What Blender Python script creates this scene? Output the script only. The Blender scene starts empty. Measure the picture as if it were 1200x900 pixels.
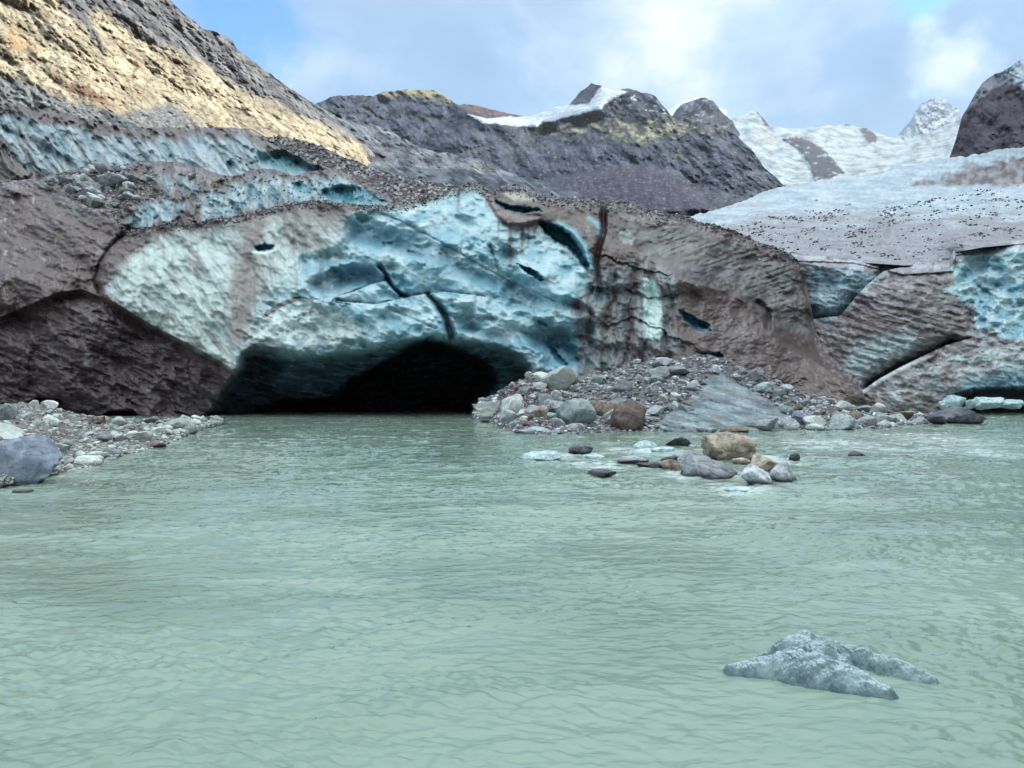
import bpy, bmesh, math, random
import numpy as np
from mathutils import Vector

# ------------------------------------------------------------------ camera, world, sun
SC = bpy.context.scene
COL = SC.collection
F = 867.0; CAMZ = 2.0
cam = bpy.data.cameras.new('camera'); camo = bpy.data.objects.new('camera', cam); COL.objects.link(camo)
camo.location = (0, 0, CAMZ); camo.rotation_euler = (math.radians(90), 0, 0)
cam.sensor_width = 36; cam.lens = F / 1200 * 36; cam.clip_start = .05; cam.clip_end = 20000
SC.camera = camo
SC.view_settings.view_transform = 'Standard'; SC.view_settings.look = 'None'
SC.view_settings.exposure = 0.38; SC.view_settings.gamma = 1
SC.cycles.max_bounces = 5; SC.cycles.diffuse_bounces = 3; SC.cycles.glossy_bounces = 3; SC.cycles.volume_bounces = 0

SUN_AZ = math.radians(68)      # to the right of straight ahead
SUN_EL = math.radians(34)
SDIR = np.array([math.sin(SUN_AZ) * math.cos(SUN_EL), math.cos(SUN_AZ) * math.cos(SUN_EL), math.sin(SUN_EL)])
sl = bpy.data.lights.new('sun', 'SUN'); sl.energy = 5.0; sl.angle = math.radians(.55); sl.color = (1, .90, .72)
so = bpy.data.objects.new('sun', sl); COL.objects.link(so)
so.rotation_euler = Vector(-SDIR).to_track_quat('-Z', 'Y').to_euler()

def pdir(px, py):
    v = np.array([(px - 600) / F, 1.0, (450 - py) / F]); return v / np.linalg.norm(v)

def build_world():
    w = bpy.data.worlds.new('World'); SC.world = w; w.use_nodes = True
    nt = w.node_tree; N = nt.nodes; L = nt.links; N.clear()
    out = N.new('ShaderNodeOutputWorld')
    sky = N.new('ShaderNodeTexSky'); sky.sky_type = 'NISHITA'; sky.sun_disc = False
    sky.sun_elevation = SUN_EL; sky.sun_rotation = SUN_AZ; sky.dust_density = .1; sky.air_density = 1.7; sky.altitude = 2500
    bg = N.new('ShaderNodeBackground'); bg.inputs[1].default_value = .15
    tn = N.new('ShaderNodeVectorMath'); tn.operation = 'MULTIPLY'; tn.inputs[1].default_value = (.60, 1.02, 1.75); L.new(sky.outputs[0], tn.inputs[0]); L.new(tn.outputs[0], bg.inputs[0])
    tc = N.new('ShaderNodeTexCoord')
    def noise(scale, det, loc=(0, 0, 0), sc=(1, 1, 1), rough=.55, dist=0.):
        m = N.new('ShaderNodeMapping'); m.inputs['Location'].default_value = loc; m.inputs['Scale'].default_value = sc
        L.new(tc.outputs['Generated'], m.inputs[0])
        n = N.new('ShaderNodeTexNoise'); n.inputs['Scale'].default_value = scale; n.inputs['Detail'].default_value = det
        n.inputs['Roughness'].default_value = rough; n.inputs['Distortion'].default_value = dist
        L.new(m.outputs[0], n.inputs[0]); return n.outputs['Fac']
    def M(op, a, b=None, c=None):
        n = N.new('ShaderNodeMath'); n.operation = op
        for i, v in enumerate((a, b, c)):
            if v is None: continue
            if isinstance(v, (int, float)): n.inputs[i].default_value = v
            else: L.new(v, n.inputs[i])
        return n.outputs[0]
    warp = noise(9, 4, (2, 5, 1), rough=.6)
    def blob(px, py, r, soft=.5):         # cloud feature round a direction of the sky
        d = pdir(px, py)
        n = N.new('ShaderNodeVectorMath'); n.operation = 'DOT_PRODUCT'
        L.new(tc.outputs['Generated'], n.inputs[0]); n.inputs[1].default_value = d
        ang = M('ARCCOSINE', M('MINIMUM', n.outputs['Value'], .99999))
        ang = M('ADD', ang, M('MULTIPLY', M('SUBTRACT', warp, .5), r / F * 2.6))
        mr = N.new('ShaderNodeMapRange'); mr.interpolation_type = 'SMOOTHSTEP'
        L.new(ang, mr.inputs[0]); mr.inputs[1].default_value = r / F * (1 + soft); mr.inputs[2].default_value = r / F * (1 - soft)
        return mr.outputs[0]
    def addall(lst):
        o = lst[0]
        for x in lst[1:]: o = M('ADD', o, x)
        return o
    n1 = noise(2.3, 7, (4.1, 1, 2), (1, 1, 1.6), .6, .3)
    n2 = noise(9, 9, (1, 3, 7), (1, 1, 1.7), .55, .2)
    # brightness of the cloud layer
    b = M('ADD', M('MULTIPLY', n1, 1.0), M('MULTIPLY', n2, .65)); b = M('SUBTRACT', b, .37)
    gain = addall([M('MULTIPLY', blob(850, 0, 150, .9), .20), M('MULTIPLY', blob(1105, 65, 40, .45), .34), M('MULTIPLY', blob(1125, 105, 45, .6), .2),
                   M('MULTIPLY', blob(1090, 30, 22, .4), .4), M('MULTIPLY', blob(640, 60, 90, .9), .0), M('MULTIPLY', blob(770, 95, 60, .9), .12), M('MULTIPLY', blob(700, 20, 170, .9), .05),
                   M('MULTIPLY', blob(300, 60, 90, .9), .15), M('MULTIPLY', blob(200, 12, 30, .7), .25), M('MULTIPLY', blob(980, 100, 90, .6), -.14), M('MULTIPLY', blob(560, 60, 160, .8), -.10)])
    b = M('ADD', b, gain)
    cr = N.new('ShaderNodeValToRGB'); L.new(b, cr.inputs[0])
    e = cr.color_ramp.elements
    e[0].position = .22; e[0].color = (.23, .39, .61, 1)
    e[1].position = .95; e[1].color = (.80, .85, .88, 1)
    x = e.new(.45); x.color = (.28, .455, .69, 1)
    x = e.new(.66); x.color = (.42, .585, .76, 1)
    # the cloud deck overhead is brighter than its edge over the mountains
    sp = N.new('ShaderNodeSeparateXYZ'); L.new(tc.outputs['Generated'], sp.inputs[0])
    up = N.new('ShaderNodeMapRange'); L.new(sp.outputs['Z'], up.inputs[0])
    up.inputs[1].default_value = .48; up.inputs[2].default_value = .92; up.inputs[3].default_value = 1.0; up.inputs[4].default_value = 3.3
    cb = N.new('ShaderNodeBackground'); wm = N.new('ShaderNodeMapRange'); L.new(sp.outputs['Z'], wm.inputs[0]); wm.inputs[1].default_value = .42; wm.inputs[2].default_value = .7
    cm = N.new('ShaderNodeMix'); cm.data_type = 'RGBA'; L.new(wm.outputs[0], cm.inputs[0]); L.new(cr.outputs[0], cm.inputs[6]); cm.inputs[7].default_value = (.56, .62, .635, 1)
    L.new(cm.outputs[2], cb.inputs[0]); L.new(up.outputs[0], cb.inputs[1])
    # gaps of blue sky
    gaps = M('MAXIMUM', M('MAXIMUM', blob(262, 2, 56, .3), blob(236, 14, 20, .6)), M('MAXIMUM', blob(1085, -4, 26, .6), blob(120, -160, 150, .4)))
    mx = N.new('ShaderNodeMixShader'); L.new(gaps, mx.inputs[0]); L.new(cb.outputs[0], mx.inputs[1]); L.new(bg.outputs[0], mx.inputs[2])
    L.new(mx.outputs[0], out.inputs[0])
build_world()

# ------------------------------------------------------------------ numeric helpers
_rs = np.random.RandomState(7)
_perm = _rs.permutation(4096).astype(np.int64); _ga = _rs.rand(4096) * 2 * np.pi
_gx = np.cos(_ga); _gy = np.sin(_ga)
def _h(ix, iy, s): return _perm[(_perm[(ix + s * 131) & 4095] + iy) & 4095]
def perlin(x, y, s=0):
    xi = np.floor(x).astype(np.int64); yi = np.floor(y).astype(np.int64)
    fx = x - xi; fy = y - yi
    u = fx * fx * fx * (fx * (fx * 6 - 15) + 10); v = fy * fy * fy * (fy * (fy * 6 - 15) + 10)
    def g(dx, dy):
        h = _h(xi + dx, yi + dy, s); return _gx[h] * (fx - dx) + _gy[h] * (fy - dy)
    a = g(0, 0) * (1 - u) + g(1, 0) * u; b = g(0, 1) * (1 - u) + g(1, 1) * u
    return (a * (1 - v) + b * v) * 1.4
def fbm(x, y, s=0, o=4, r=.5):
    t = 0; a = 1; n = 0
    for i in range(o):
        t = t + a * perlin(x * 2**i, y * 2**i, s + i); n += a; a *= r
    return t / n
def ridged(x, y, s=0, o=4, r=.5):
    t = 0; a = 1; n = 0
    for i in range(o):
        t = t + a * (1 - 2 * np.abs(perlin(x * 2**i, y * 2**i, s + i))); n += a; a *= r
    return t / n
def worley(x, y, s=0):
    """distance to nearest and second nearest cell point, id value"""
    xi = np.floor(x).astype(np.int64); yi = np.floor(y).astype(np.int64)
    d1 = np.full(x.shape, 9.); d2 = np.full(x.shape, 9.); idv = np.zeros(x.shape)
    for dx in (-1, 0, 1):
        for dy in (-1, 0, 1):
            h = _h(xi + dx, yi + dy, s); h2 = _perm[(h + 77) & 4095]
            ox = xi + dx + h / 4096.; oy = yi + dy + h2 / 4096.
            d = (x - ox)**2 + (y - oy)**2
            c = d < d1
            d2 = np.where(c, d1, np.minimum(d2, d)); idv = np.where(c, _perm[(h2 + 5) & 4095] / 4096., idv); d1 = np.where(c, d, d1)
    return np.sqrt(d1), np.sqrt(d2), idv
def rot(x, y, deg):
    a = math.radians(deg); return x * math.cos(a) + y * math.sin(a), -x * math.sin(a) + y * math.cos(a)
def ss(a, b, x):
    t = np.clip((x - a) / (b - a), 0, 1); return t * t * (3 - 2 * t)
def poly_sdf(px, py, P):
    """positive inside"""
    d = np.full(px.shape, 1e9); ins = np.zeros(px.shape, bool); n = len(P)
    for i in range(n):
        x0, y0 = P[i]; x1, y1 = P[(i + 1) % n]
        ex, ey = x1 - x0, y1 - y0; L = ex * ex + ey * ey + 1e-9
        t = np.clip(((px - x0) * ex + (py - y0) * ey) / L, 0, 1)
        d = np.minimum(d, (px - x0 - t * ex)**2 + (py - y0 - t * ey)**2)
        c = ((y0 > py) != (y1 > py)) & (px < (x1 - x0) * (py - y0) / (y1 - y0 + 1e-12) + x0); ins ^= c
    d = np.sqrt(d); return np.where(ins, d, -d)
def line_d(px, py, P):
    """distance, signed side (positive = right hand of travel on the picture, i.e. below when going right), t along"""
    d = np.full(px.shape, 1e9); side = np.zeros(px.shape); tt = np.zeros(px.shape); n = len(P) - 1
    for i in range(n):
        x0, y0 = P[i]; x1, y1 = P[i + 1]
        ex, ey = x1 - x0, y1 - y0; L = ex * ex + ey * ey + 1e-9
        t = np.clip(((px - x0) * ex + (py - y0) * ey) / L, 0, 1)
        q = np.sqrt((px - x0 - t * ex)**2 + (py - y0 - t * ey)**2)
        c = q < d - 1e-6
        s = np.sign(ex * (py - y0) - ey * (px - x0))
        side = np.where(c, s, side); tt = np.where(c, (i + t) / n, tt); d = np.where(c, q, d)
    return d, side, tt
def prof(x, P):
    P = sorted(P); return np.interp(x, [p[0] for p in P], [p[1] for p in P])
def rbf(pts):
    """smooth thin-plate surface through (px,py,value) points"""
    P = np.array(pts, float); X = P[:, :2] / 300.; n = len(P)
    def k(r2): return r2 * np.log(r2 + 1e-9) * .5
    A = np.zeros((n + 3, n + 3)); d2 = ((X[:, None] - X[None])**2).sum(2)
    A[:n, :n] = k(d2) + np.eye(n) * 1e-3; A[:n, n] = 1; A[:n, n + 1:] = X; A[n, :n] = 1; A[n + 1:, :n] = X.T
    w = np.linalg.solve(A, np.concatenate([P[:, 2], np.zeros(3)]))
    def f(px, py):
        x = px / 300.; y = py / 300.; o = w[n] + w[n + 1] * x + w[n + 2] * y
        for i in range(n): o = o + w[i] * k((x - X[i, 0])**2 + (y - X[i, 1])**2)
        return o
    return f
def world(px, py, D):
    return np.stack([(px - 600) / F * D, D, CAMZ + (450 - py) / F * D], -1)
def mix(a, b, t):
    a = np.asarray(a, float); b = np.asarray(b, float)
    t = np.asarray(t)[..., None]; return a * (1 - t) + b * t

# ------------------------------------------------------------------ object helpers
def tag(o, label=None, cat=None, group=None, kind=None):
    if label: o['label'] = label
    if cat: o['category'] = cat
    if group: o['group'] = group
    if kind: o['kind'] = kind
    return o
def mesh_np(name, V, Fc, col=None, mats=(), smooth=True):
    me = bpy.data.meshes.new(name); V = np.asarray(V, np.float32); Fc = np.asarray(Fc, np.int32)
    k = Fc.shape[1]
    me.vertices.add(len(V)); me.vertices.foreach_set('co', V.ravel())
    me.loops.add(Fc.size); me.loops.foreach_set('vertex_index', Fc.ravel())
    me.polygons.add(len(Fc)); me.polygons.foreach_set('loop_start', np.arange(0, Fc.size, k, dtype=np.int32))
    me.polygons.foreach_set('loop_total', np.full(len(Fc), k, np.int32))
    me.polygons.foreach_set('use_smooth', np.full(len(Fc), smooth))
    me.update(calc_edges=True)
    if col is not None:
        a = me.color_attributes.new('Col', 'FLOAT_COLOR', 'POINT')
        c = np.ones((len(V), 4), np.float32); c[:, :3] = col; a.data.foreach_set('color', c.ravel())
    for m in mats: me.materials.append(m)
    return me
def link(name, me, loc=(0, 0, 0), parent=None):
    o = bpy.data.objects.new(name, me); COL.objects.link(o); o.location = loc
    if parent: o.parent = parent
    return o
def grid_faces(nr, nc):
    i = np.arange((nr - 1) * (nc - 1)); r = i // (nc - 1); c = i % (nc - 1)
    a = r * nc + c; return np.stack([a, a + 1, a + nc + 1, a + nc], 1)

def grid_normals(W):
    du = np.gradient(W, axis=1); dv = np.gradient(W, axis=0)
    n = np.cross(du, dv); n /= np.linalg.norm(n, axis=-1, keepdims=True) + 1e-9
    return n
LAYERS = {}
def layer(name, x0, x1, top, bot, depth, colour, mat, step=1.3, rows=None, jag=(0, 20, 0), back=(10, -3), smooth=True, label=None, jag_pow=.6):
    """a face of rock or ice: rows run from its foot to its crest, then over the crest and down its back"""
    xs = np.arange(x0, x1 + step, step); nc = len(xs)
    t = prof(xs, top); b = prof(xs, bot)
    if jag[0]:
        t = t + jag[0] * fbm(xs / jag[1], xs * 0 + .37, int(jag[2]), 5, jag_pow)
    nr = rows or int(max(b - t) / step) + 2
    v = np.linspace(0, 1, nr)[:, None]
    PX = np.repeat(xs[None], nr, 0); PY = b[None] + (t - b)[None] * v
    V = np.repeat(v, nc, 1)
    D = depth(PX, PY, V)
    W = world(PX, PY, D)
    N = grid_normals(W)
    C = colour(PX, PY, V, D, N)
    rowsW = [W]; rowsC = [C]
    for k, (q, dz) in enumerate(((.12, .03), (.4, .2), (1, 1.), (1.3, 2.4), (1.3, 8))):   # the back
        R = W[-1].copy(); R[:, 1] += back[0] * q; R[:, 0] *= 1 + back[0] * q / W[-1][:, 1]; R[:, 2] += back[1] * dz
        rowsW.append(R[None]); rowsC.append(C[-1:])
    W2 = np.concatenate(rowsW); C2 = np.concatenate(rowsC)
    me = mesh_np(name, W2.reshape(-1, 3), grid_faces(W2.shape[0], nc), C2.reshape(-1, 3), [mat], smooth)
    o = link(name, me); tag(o, kind='structure', label=label)
    LAYERS[name] = dict(x=xs, t=t, b=b, W=W, D=D, N=N, C=C, nr=nr, step=step)
    return o
def on_layer(name, px, v):
    """world point on a layer at picture column px and height fraction v"""
    Ly = LAYERS[name]
    j = np.clip(np.round((px - Ly['x'][0]) / Ly['step']).astype(int), 0, len(Ly['x']) - 1)
    i = np.clip(np.round(v * (Ly['nr'] - 1)).astype(int), 0, Ly['nr'] - 1)
    return Ly['W'][i, j]
def layer_at(name, px, py):
    Ly = LAYERS[name]; j = int(np.clip(round((px - Ly['x'][0]) / Ly['step']), 0, len(Ly['x']) - 1))
    v = (py - Ly['b'][j]) / (Ly['t'][j] - Ly['b'][j]); return on_layer(name, np.array(px), np.array(np.clip(v, 0, 1)))

# ------------------------------------------------------------------ materials
def surf(name, scale, bump, rough=.8, spec=.3, var=.35, scale2=None, detail=8, dist=None, sss=0, stretch=(1, 1, 1)):
    m = bpy.data.materials.new(name); m.use_nodes = True; nt = m.node_tree; N = nt.nodes; L = nt.links
    p = N['Principled BSDF']
    at = N.new('ShaderNodeAttribute'); at.attribute_name = 'Col'
    tc = N.new('ShaderNodeTexCoord'); mp = N.new('ShaderNodeMapping'); mp.inputs['Scale'].default_value = stretch
    L.new(tc.outputs['Object'], mp.inputs[0])
    n = N.new('ShaderNodeTexNoise'); n.inputs['Scale'].default_value = scale; n.inputs['Detail'].default_value = detail; n.inputs['Roughness'].default_value = .65
    L.new(mp.outputs[0], n.inputs[0])
    mr = N.new('ShaderNodeMapRange'); mr.inputs[1].default_value = .3; mr.inputs[2].default_value = .7
    mr.inputs[3].default_value = 1 - var; mr.inputs[4].default_value = 1 + var; L.new(n.outputs['Fac'], mr.inputs[0])
    vm = N.new('ShaderNodeVectorMath'); vm.operation = 'SCALE'; L.new(at.outputs['Color'], vm.inputs[0]); L.new(mr.outputs[0], vm.inputs['Scale'])
    L.new(vm.outputs[0], p.inputs['Base Color'])
    n2 = N.new('ShaderNodeTexNoise'); n2.inputs['Scale'].default_value = scale2 or scale * 1.7; n2.inputs['Detail'].default_value = 6; n2.inputs['Roughness'].default_value = .6
    L.new(mp.outputs[0], n2.inputs[0])
    bp = N.new('ShaderNodeBump'); bp.inputs['Strength'].default_value = .9; bp.inputs['Distance'].default_value = bump
    L.new(n2.outputs['Fac'], bp.inputs['Height']); L.new(bp.outputs[0], p.inputs['Normal'])
    p.inputs['Roughness'].default_value = rough; p.inputs['Specular IOR Level'].default_value = spec
    if sss:
        p.inputs['Subsurface Weight'].default_value = sss; p.inputs['Subsurface Radius'].default_value = (.25, .6, .8); p.inputs['Subsurface Scale'].default_value = .5
    return m
M_FAR = surf('far_rock', .02, 8, .95, .1)
M_MID = surf('mountain_rock', .07, 6, .95, .1)
M_SLOPE = surf('slope_rock', .5, 1.6, .95, .15, var=.45)
M_ICE = surf('dirty_glacier_ice', 2.2, .045, .38, .35, var=.16, scale2=3.5)
M_PLAT = surf('glacier_top_ice', 1.1, .22, .6, .3, var=.14)
M_BANK = surf('gravel_ground', 5, .06, .9, .2, var=.4)
M_RUB = surf('rubble_stone', 6, .03, .85, .25, var=.3)

ROCKA = np.array((.30, .29, .29)); ROCKD = np.array((.085, .085, .105)); ROCKW = np.array((.42, .36, .26)); SNOW = np.array((.46, .52, .57))

# ------------------------------------------------------------------ far mountains
def rel(px, py, parts):
    """relief along the line of sight, as a factor of depth; parts = (kind, wavelength px, slope, seed, angle, stretch)"""
    o = 0
    for kind, wl, s, seed, ang, st in parts:
        x, y = rot(px, py, ang); x = x / (wl * st); y = y / wl
        f = {'f': fbm, 'r': ridged}[kind](x, y, seed, 5 if wl > 15 else 3, .55)
        o = o + 1.9 * s * wl / F * f
    return o

# icefall at the head of the valley
def d_icefall(px, py, v):
    base = rbf([(860, 140, 2400), (950, 150, 2700), (1050, 165, 2800), (1140, 140, 2500), (860, 200, 1700), (930, 230, 1400), (1050, 200, 1600), (1150, 190, 1500)])(px, py)
    rk = ss(-3, 4, poly_sdf(px, py, [(918, 163), (935, 160), (948, 165), (962, 172), (975, 186), (990, 203), (975, 208), (955, 212), (950, 198), (940, 180), (925, 168)]) + 4 * fbm(px / 9, py / 9, 3))
    return base * (1 + rel(px, py, [('r', 26, .25, 11, 20, 2.2), ('f', 9, .45, 12, 15, 1.8), ('f', 4.5, .35, 17, 5, 1.8), ('f', 60, .3, 13, 0, 1)])) - rk * 40
def c_icefall(px, py, v, D, n):
    k = fbm(px / 14, py / 6, 21, 4)
    c = mix((.33, .385, .43), (.15, .205, .255), ss(-.2, .5, k))
    c = mix(c, (.30, .30, .29), ss(.1, .5, fbm(px / 40, py / 10, 24)) * .6)
    for P in ([(918, 163), (935, 160), (948, 165), (962, 172), (975, 186), (990, 203), (975, 208), (955, 212), (950, 198), (940, 180), (925, 168)],
              [(1004, 150), (1016, 148), (1028, 160), (1026, 167), (1014, 166), (1012, 157)],
              [(887, 131), (893, 133), (903, 147), (896, 148)], [(990, 144), (999, 146), (996, 149)]):
        m = ss(-1.5, 1.5, poly_sdf(px, py, P) + 3.5 * fbm(px / 7, py / 7, 5, 3))
        c = mix(c, (.045, .05, .08), m * (1 - .8 * ss(.15, .35, fbm(px / 10, py / 5, 8))))
    return c
layer('far_glacier_icefall', 780, 1190, [(780, 140), (850, 142), (865, 137), (878, 130), (888, 131), (902, 148), (940, 151), (990, 145), (1012, 149), (1040, 160), (1060, 164), (1100, 150), (1125, 140), (1190, 120)],
      [(780, 230), (860, 240), (930, 240), (1190, 215)], d_icefall, c_icefall, M_FAR, step=1.1, jag=(2.5, 14, 1), back=(400, -80), label='white crevassed icefall at the head of the valley')
def rockc(dark, light, snow=0, nzt=.75, seed=0, green=0):
    def f(px, py, v, D, n):
        k = fbm(px / 22, py / 14, 31 + seed, 5, .6)
        c = mix(dark, light, ss(-.45, .45, k))
        if green: c = mix(c, (.16, .17, .10), green * ss(.0, .4, fbm(px / 30, py / 12, 55 + seed)))
        if snow: c = mix(c, SNOW, ss(nzt - .05, nzt + .05, n[..., 2] + .35 * fbm(px / 12, py / 6, 41 + seed)) * snow)
        return c
    return f
layer('distant_peak', 1050, 1145, [(1050, 160), (1068, 140), (1072, 131), (1080, 121), (1088, 117), (1096, 114), (1108, 117), (1114, 121), (1125, 129), (1145, 150)], [(1050, 172), (1145, 172)],
      lambda px, py, v: 3600 * (1 + .25 * v + rel(px, py, [('r', 16, .9, 61, 60, 1.5), ('f', 6, .9, 62, 0, 1)])), rockc((.09, .13, .20), (.20, .26, .34), .7, .8, 3), M_FAR, step=.9, jag=(3, 8, 3), back=(300, -300), label='pale distant rock peak half wrapped in cloud')
layer('snow_dome', 755, 850, [(755, 140), (785, 128), (800, 119), (818, 114), (850, 130)], [(755, 160), (850, 160)],
      lambda px, py, v: 2600 * (1 + .3 * v + rel(px, py, [('f', 16, .3, 65, 60, 1.5)])), rockc((.6, .7, .8), (.7, .8, .85), 0), M_FAR, step=1.2, back=(300, -100), label='small pale snow dome behind the dark peak')
layer('dark_peak', 780, 880, [(780, 150), (793, 128), (800, 122), (812, 117), (826, 114), (836, 118), (846, 131), (858, 142), (866, 155), (873, 168), (880, 190)], [(780, 190), (880, 215)],
      lambda px, py, v: 1700 * (1 + .3 * v + rel(px, py, [('r', 24, .8, 66, -50, 1.5), ('f', 8, .8, 67, -45, 2)])), rockc((.025, .03, .055), (.07, .08, .12), .35, .86, 5), M_FAR, step=1.0, jag=(2.5, 10, 5), back=(200, -100), label='dark pointed rock peak beside the icefall')

# central massif
SNOWP = [(548, 134), (567, 138), (617, 136), (650, 125), (668, 122), (690, 122), (697, 110), (703, 101), (722, 104), (735, 108), (724, 114), (712, 120), (705, 128), (680, 134), (650, 142), (636, 144), (628, 149), (598, 147), (566, 144)]
def d_mass(px, py, v):
    base = rbf([(360, 120, 800), (450, 108, 1150), (530, 118, 1200), (620, 138, 1200), (700, 100, 1250), (770, 112, 1150), (860, 160, 900), (917, 218, 640),
                (360, 240, 560), (500, 230, 600), (640, 200, 660), (740, 195, 640), (740, 250, 470), (850, 240, 500), (700, 165, 830), (560, 165, 800), (400, 260, 540), (600, 260, 500)])(px, py)
    sm = ss(-14, 6, poly_sdf(px, py, SNOWP)); mor = ss(-6, 10, poly_sdf(px, py, [(630, 215), (680, 203), (730, 197), (780, 200), (815, 225), (840, 250), (700, 262), (640, 240)]))
    r = rel(px, py, [('r', 90, .75, 71, 35, 1.6), ('r', 30, .85, 72, 40, 1.8), ('f', 11, 1.1, 73, 35, 1.8), ('f', 5, 1.1, 78, 30, 1.5)])
    r2 = rel(px, py, [('f', 25, .12, 74, 0, 1)]); r3 = rel(px, py, [('f', 30, .25, 75, 70, 2), ('f', 6, .3, 76, 60, 2)])
    r = r * (1 - sm) + r2 * sm; r = r * (1 - mor) + r3 * mor
    return base * (1 + r)
def c_mass(px, py, v, D, n):
    c = rockc((.018, .023, .048), (.085, .10, .145), .0, .9, 7, green=.15)(px, py, v, D, n)
    # sunlit upper ridge and terrace, the light painted in as yellowish rock
    y = ss(0, 12, poly_sdf(px, py, [(440, 90), (545, 90), (545, 128), (510, 122), (470, 116), (440, 118)]) + 5 * fbm(px / 12, py / 8, 80))
    c = mix(c, (.30, .26, .15), y * .9)
    c = mix(c, (.12, .085, .085), ss(0, 8, poly_sdf(px, py, [(541, 110), (610, 120), (615, 142), (560, 138), (541, 130)])))
    y = ss(-4, 10, poly_sdf(px, py, [(585, 148), (640, 147), (700, 138), (790, 134), (850, 150), (800, 163), (740, 172), (690, 160), (640, 162)]) + 12 * fbm(px / 16, py / 7, 81))
    c = mix(c, mix((.05, .055, .06), (.30, .29, .20), ss(-.2, .3, fbm(px / 12, py / 6, 88, 4, .6))), y * .75)
    mor = ss(-6, 8, poly_sdf(px, py, [(630, 215), (680, 203), (730, 197), (780, 200), (815, 225), (840, 250), (700, 262), (640, 240)]) + 4 * fbm(px / 10, py / 10, 82))
    c = mix(c, mix((.042, .040, .070), (.070, .068, .105), ss(-.3, .3, fbm(px / 5, py / 14, 83))), mor)
    s = ss(-.8, .8, poly_sdf(px, py, SNOWP) + 2.5 * fbm(px / 9, py / 5, 84))
    pk = ss(-.8, .8, poly_sdf(px, py, [(666, 124), (676, 115), (690, 102), (697, 97), (705, 101), (694, 113), (688, 121)]) + 2 * fbm(px / 6, py / 6, 85))
    s = s * (1 - pk)
    bits = ss(.22, .3, fbm(px / 9, py / 4, 86)) * ss(0, 5, poly_sdf(px, py, [(715, 100), (775, 112), (785, 138), (740, 130), (712, 125)]))
    c = mix(c, SNOW, np.maximum(s, bits * .8))
    c = c * (1 + .7 * fbm(px / 5, py / 4, 89, 4, .7) * (1 - s) * (1 - mor))[..., None]
    gr = ss(.25, .45, fbm(px / 4, py / 3, 87)) * (1 - s) * .35       # pale scree specks
    return mix(c, (.36, .38, .40), gr)
layer('mountain_massif', 330, 925, [(330, 130), (370, 121), (395, 112), (440, 112), (452, 107), (480, 105), (510, 105), (526, 116), (535, 122), (545, 121), (560, 124), (590, 131), (605, 135), (622, 136), (650, 126), (668, 122), (680, 107), (693, 98), (703, 100), (716, 105), (735, 104), (750, 107), (768, 112), (778, 124), (790, 139), (815, 141), (845, 148), (862, 158), (880, 175), (895, 195), (917, 216), (925, 222)],
      [(330, 260), (600, 262), (820, 262), (880, 240), (925, 226)], d_mass, c_mass, M_MID, step=1.1, jag=(3, 12, 7), back=(200, -60), label='dark grey mountain massif with a snow field below its peak')

# right-hand dark mountain, rising out of the picture on the right
def d_right(px, py, v):
    return rbf([(1110, 190, 700), (1150, 100, 820), (1200, 68, 860), (1450, -160, 900), (1200, 190, 620), (1450, 190, 520), (1130, 140, 760)])(px, py) * (1 + rel(px, py, [('r', 60, .5, 91, 65, 1.6), ('f', 18, .7, 92, 70, 2), ('f', 6, .7, 93, 60, 1.5)]))
def c_right(px, py, v, D, n):
    c = rockc((.05, .042, .062), (.11, .09, .115), 0, .9, 11)(px, py, v, D, n)
    g = ss(0, 4, poly_sdf(px, py, [(1118, 140), (1150, 95), (1200, 60), (1200, 95), (1165, 105), (1140, 125), (1128, 142)]) + 3 * fbm(px / 10, py / 8, 95))
    c = mix(c, (.22, .23, .27), g)
    s = ss(-1, 1, poly_sdf(px, py, [(1172, 92), (1180, 82), (1200, 62), (1450, -170), (1450, 20), (1260, 80), (1200, 104), (1188, 100), (1186, 94)]) + 2.5 * fbm(px / 9, py / 6, 96))
    return mix(c, SNOW, s)
layer('right_mountain', 1112, 1450, [(1112, 186), (1120, 165), (1127, 138), (1135, 124), (1150, 98), (1165, 88), (1178, 82), (1200, 67), (1260, 10), (1330, -60), (1450, -160)], [(1112, 192), (1180, 205), (1450, 210)], d_right, c_right, M_MID, step=1.2, jag=(3, 12, 8), back=(150, -50), label='dark brown rock mountain with snow on its shoulder at the right edge')

# nearer light rock ribs in front of the massif
def d_ribs(px, py, v):
    return rbf([(340, 110, 420), (420, 140, 420), (510, 178, 400), (600, 205, 380), (740, 250, 320), (400, 230, 210), (600, 245, 230), (740, 262, 260)])(px, py) * (1 + rel(px, py, [('r', 34, .6, 101, 32, 2.2), ('r', 12, .9, 102, 34, 2.6), ('f', 5, .8, 103, 30, 1.5)]))
def c_ribs(px, py, v, D, n):
    c = rockc((.05, .055, .08), (.20, .225, .26), 0, .9, 13)(px, py, v, D, n)
    x, y = rot(px, py, 32); c = mix(c, (.34, .38, .41), ss(.1, .5, fbm(x / 30, y / 5, 104)) * .8)
    return mix(c, (.10, .085, .10), ss(.1, .5, fbm(px / 35, py / 15, 105)) * .7)
layer('rock_ribs', 320, 760, [(320, 95), (380, 126), (420, 139), (465, 158), (490, 172), (520, 179), (560, 186), (590, 200), (640, 214), (690, 232), (740, 250), (760, 258)], [(320, 262), (760, 268)], d_ribs, c_ribs, M_MID, step=1.1, jag=(5, 20, 9), back=(60, -15), label='grey ribbed rock slope behind the ice front')

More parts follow.
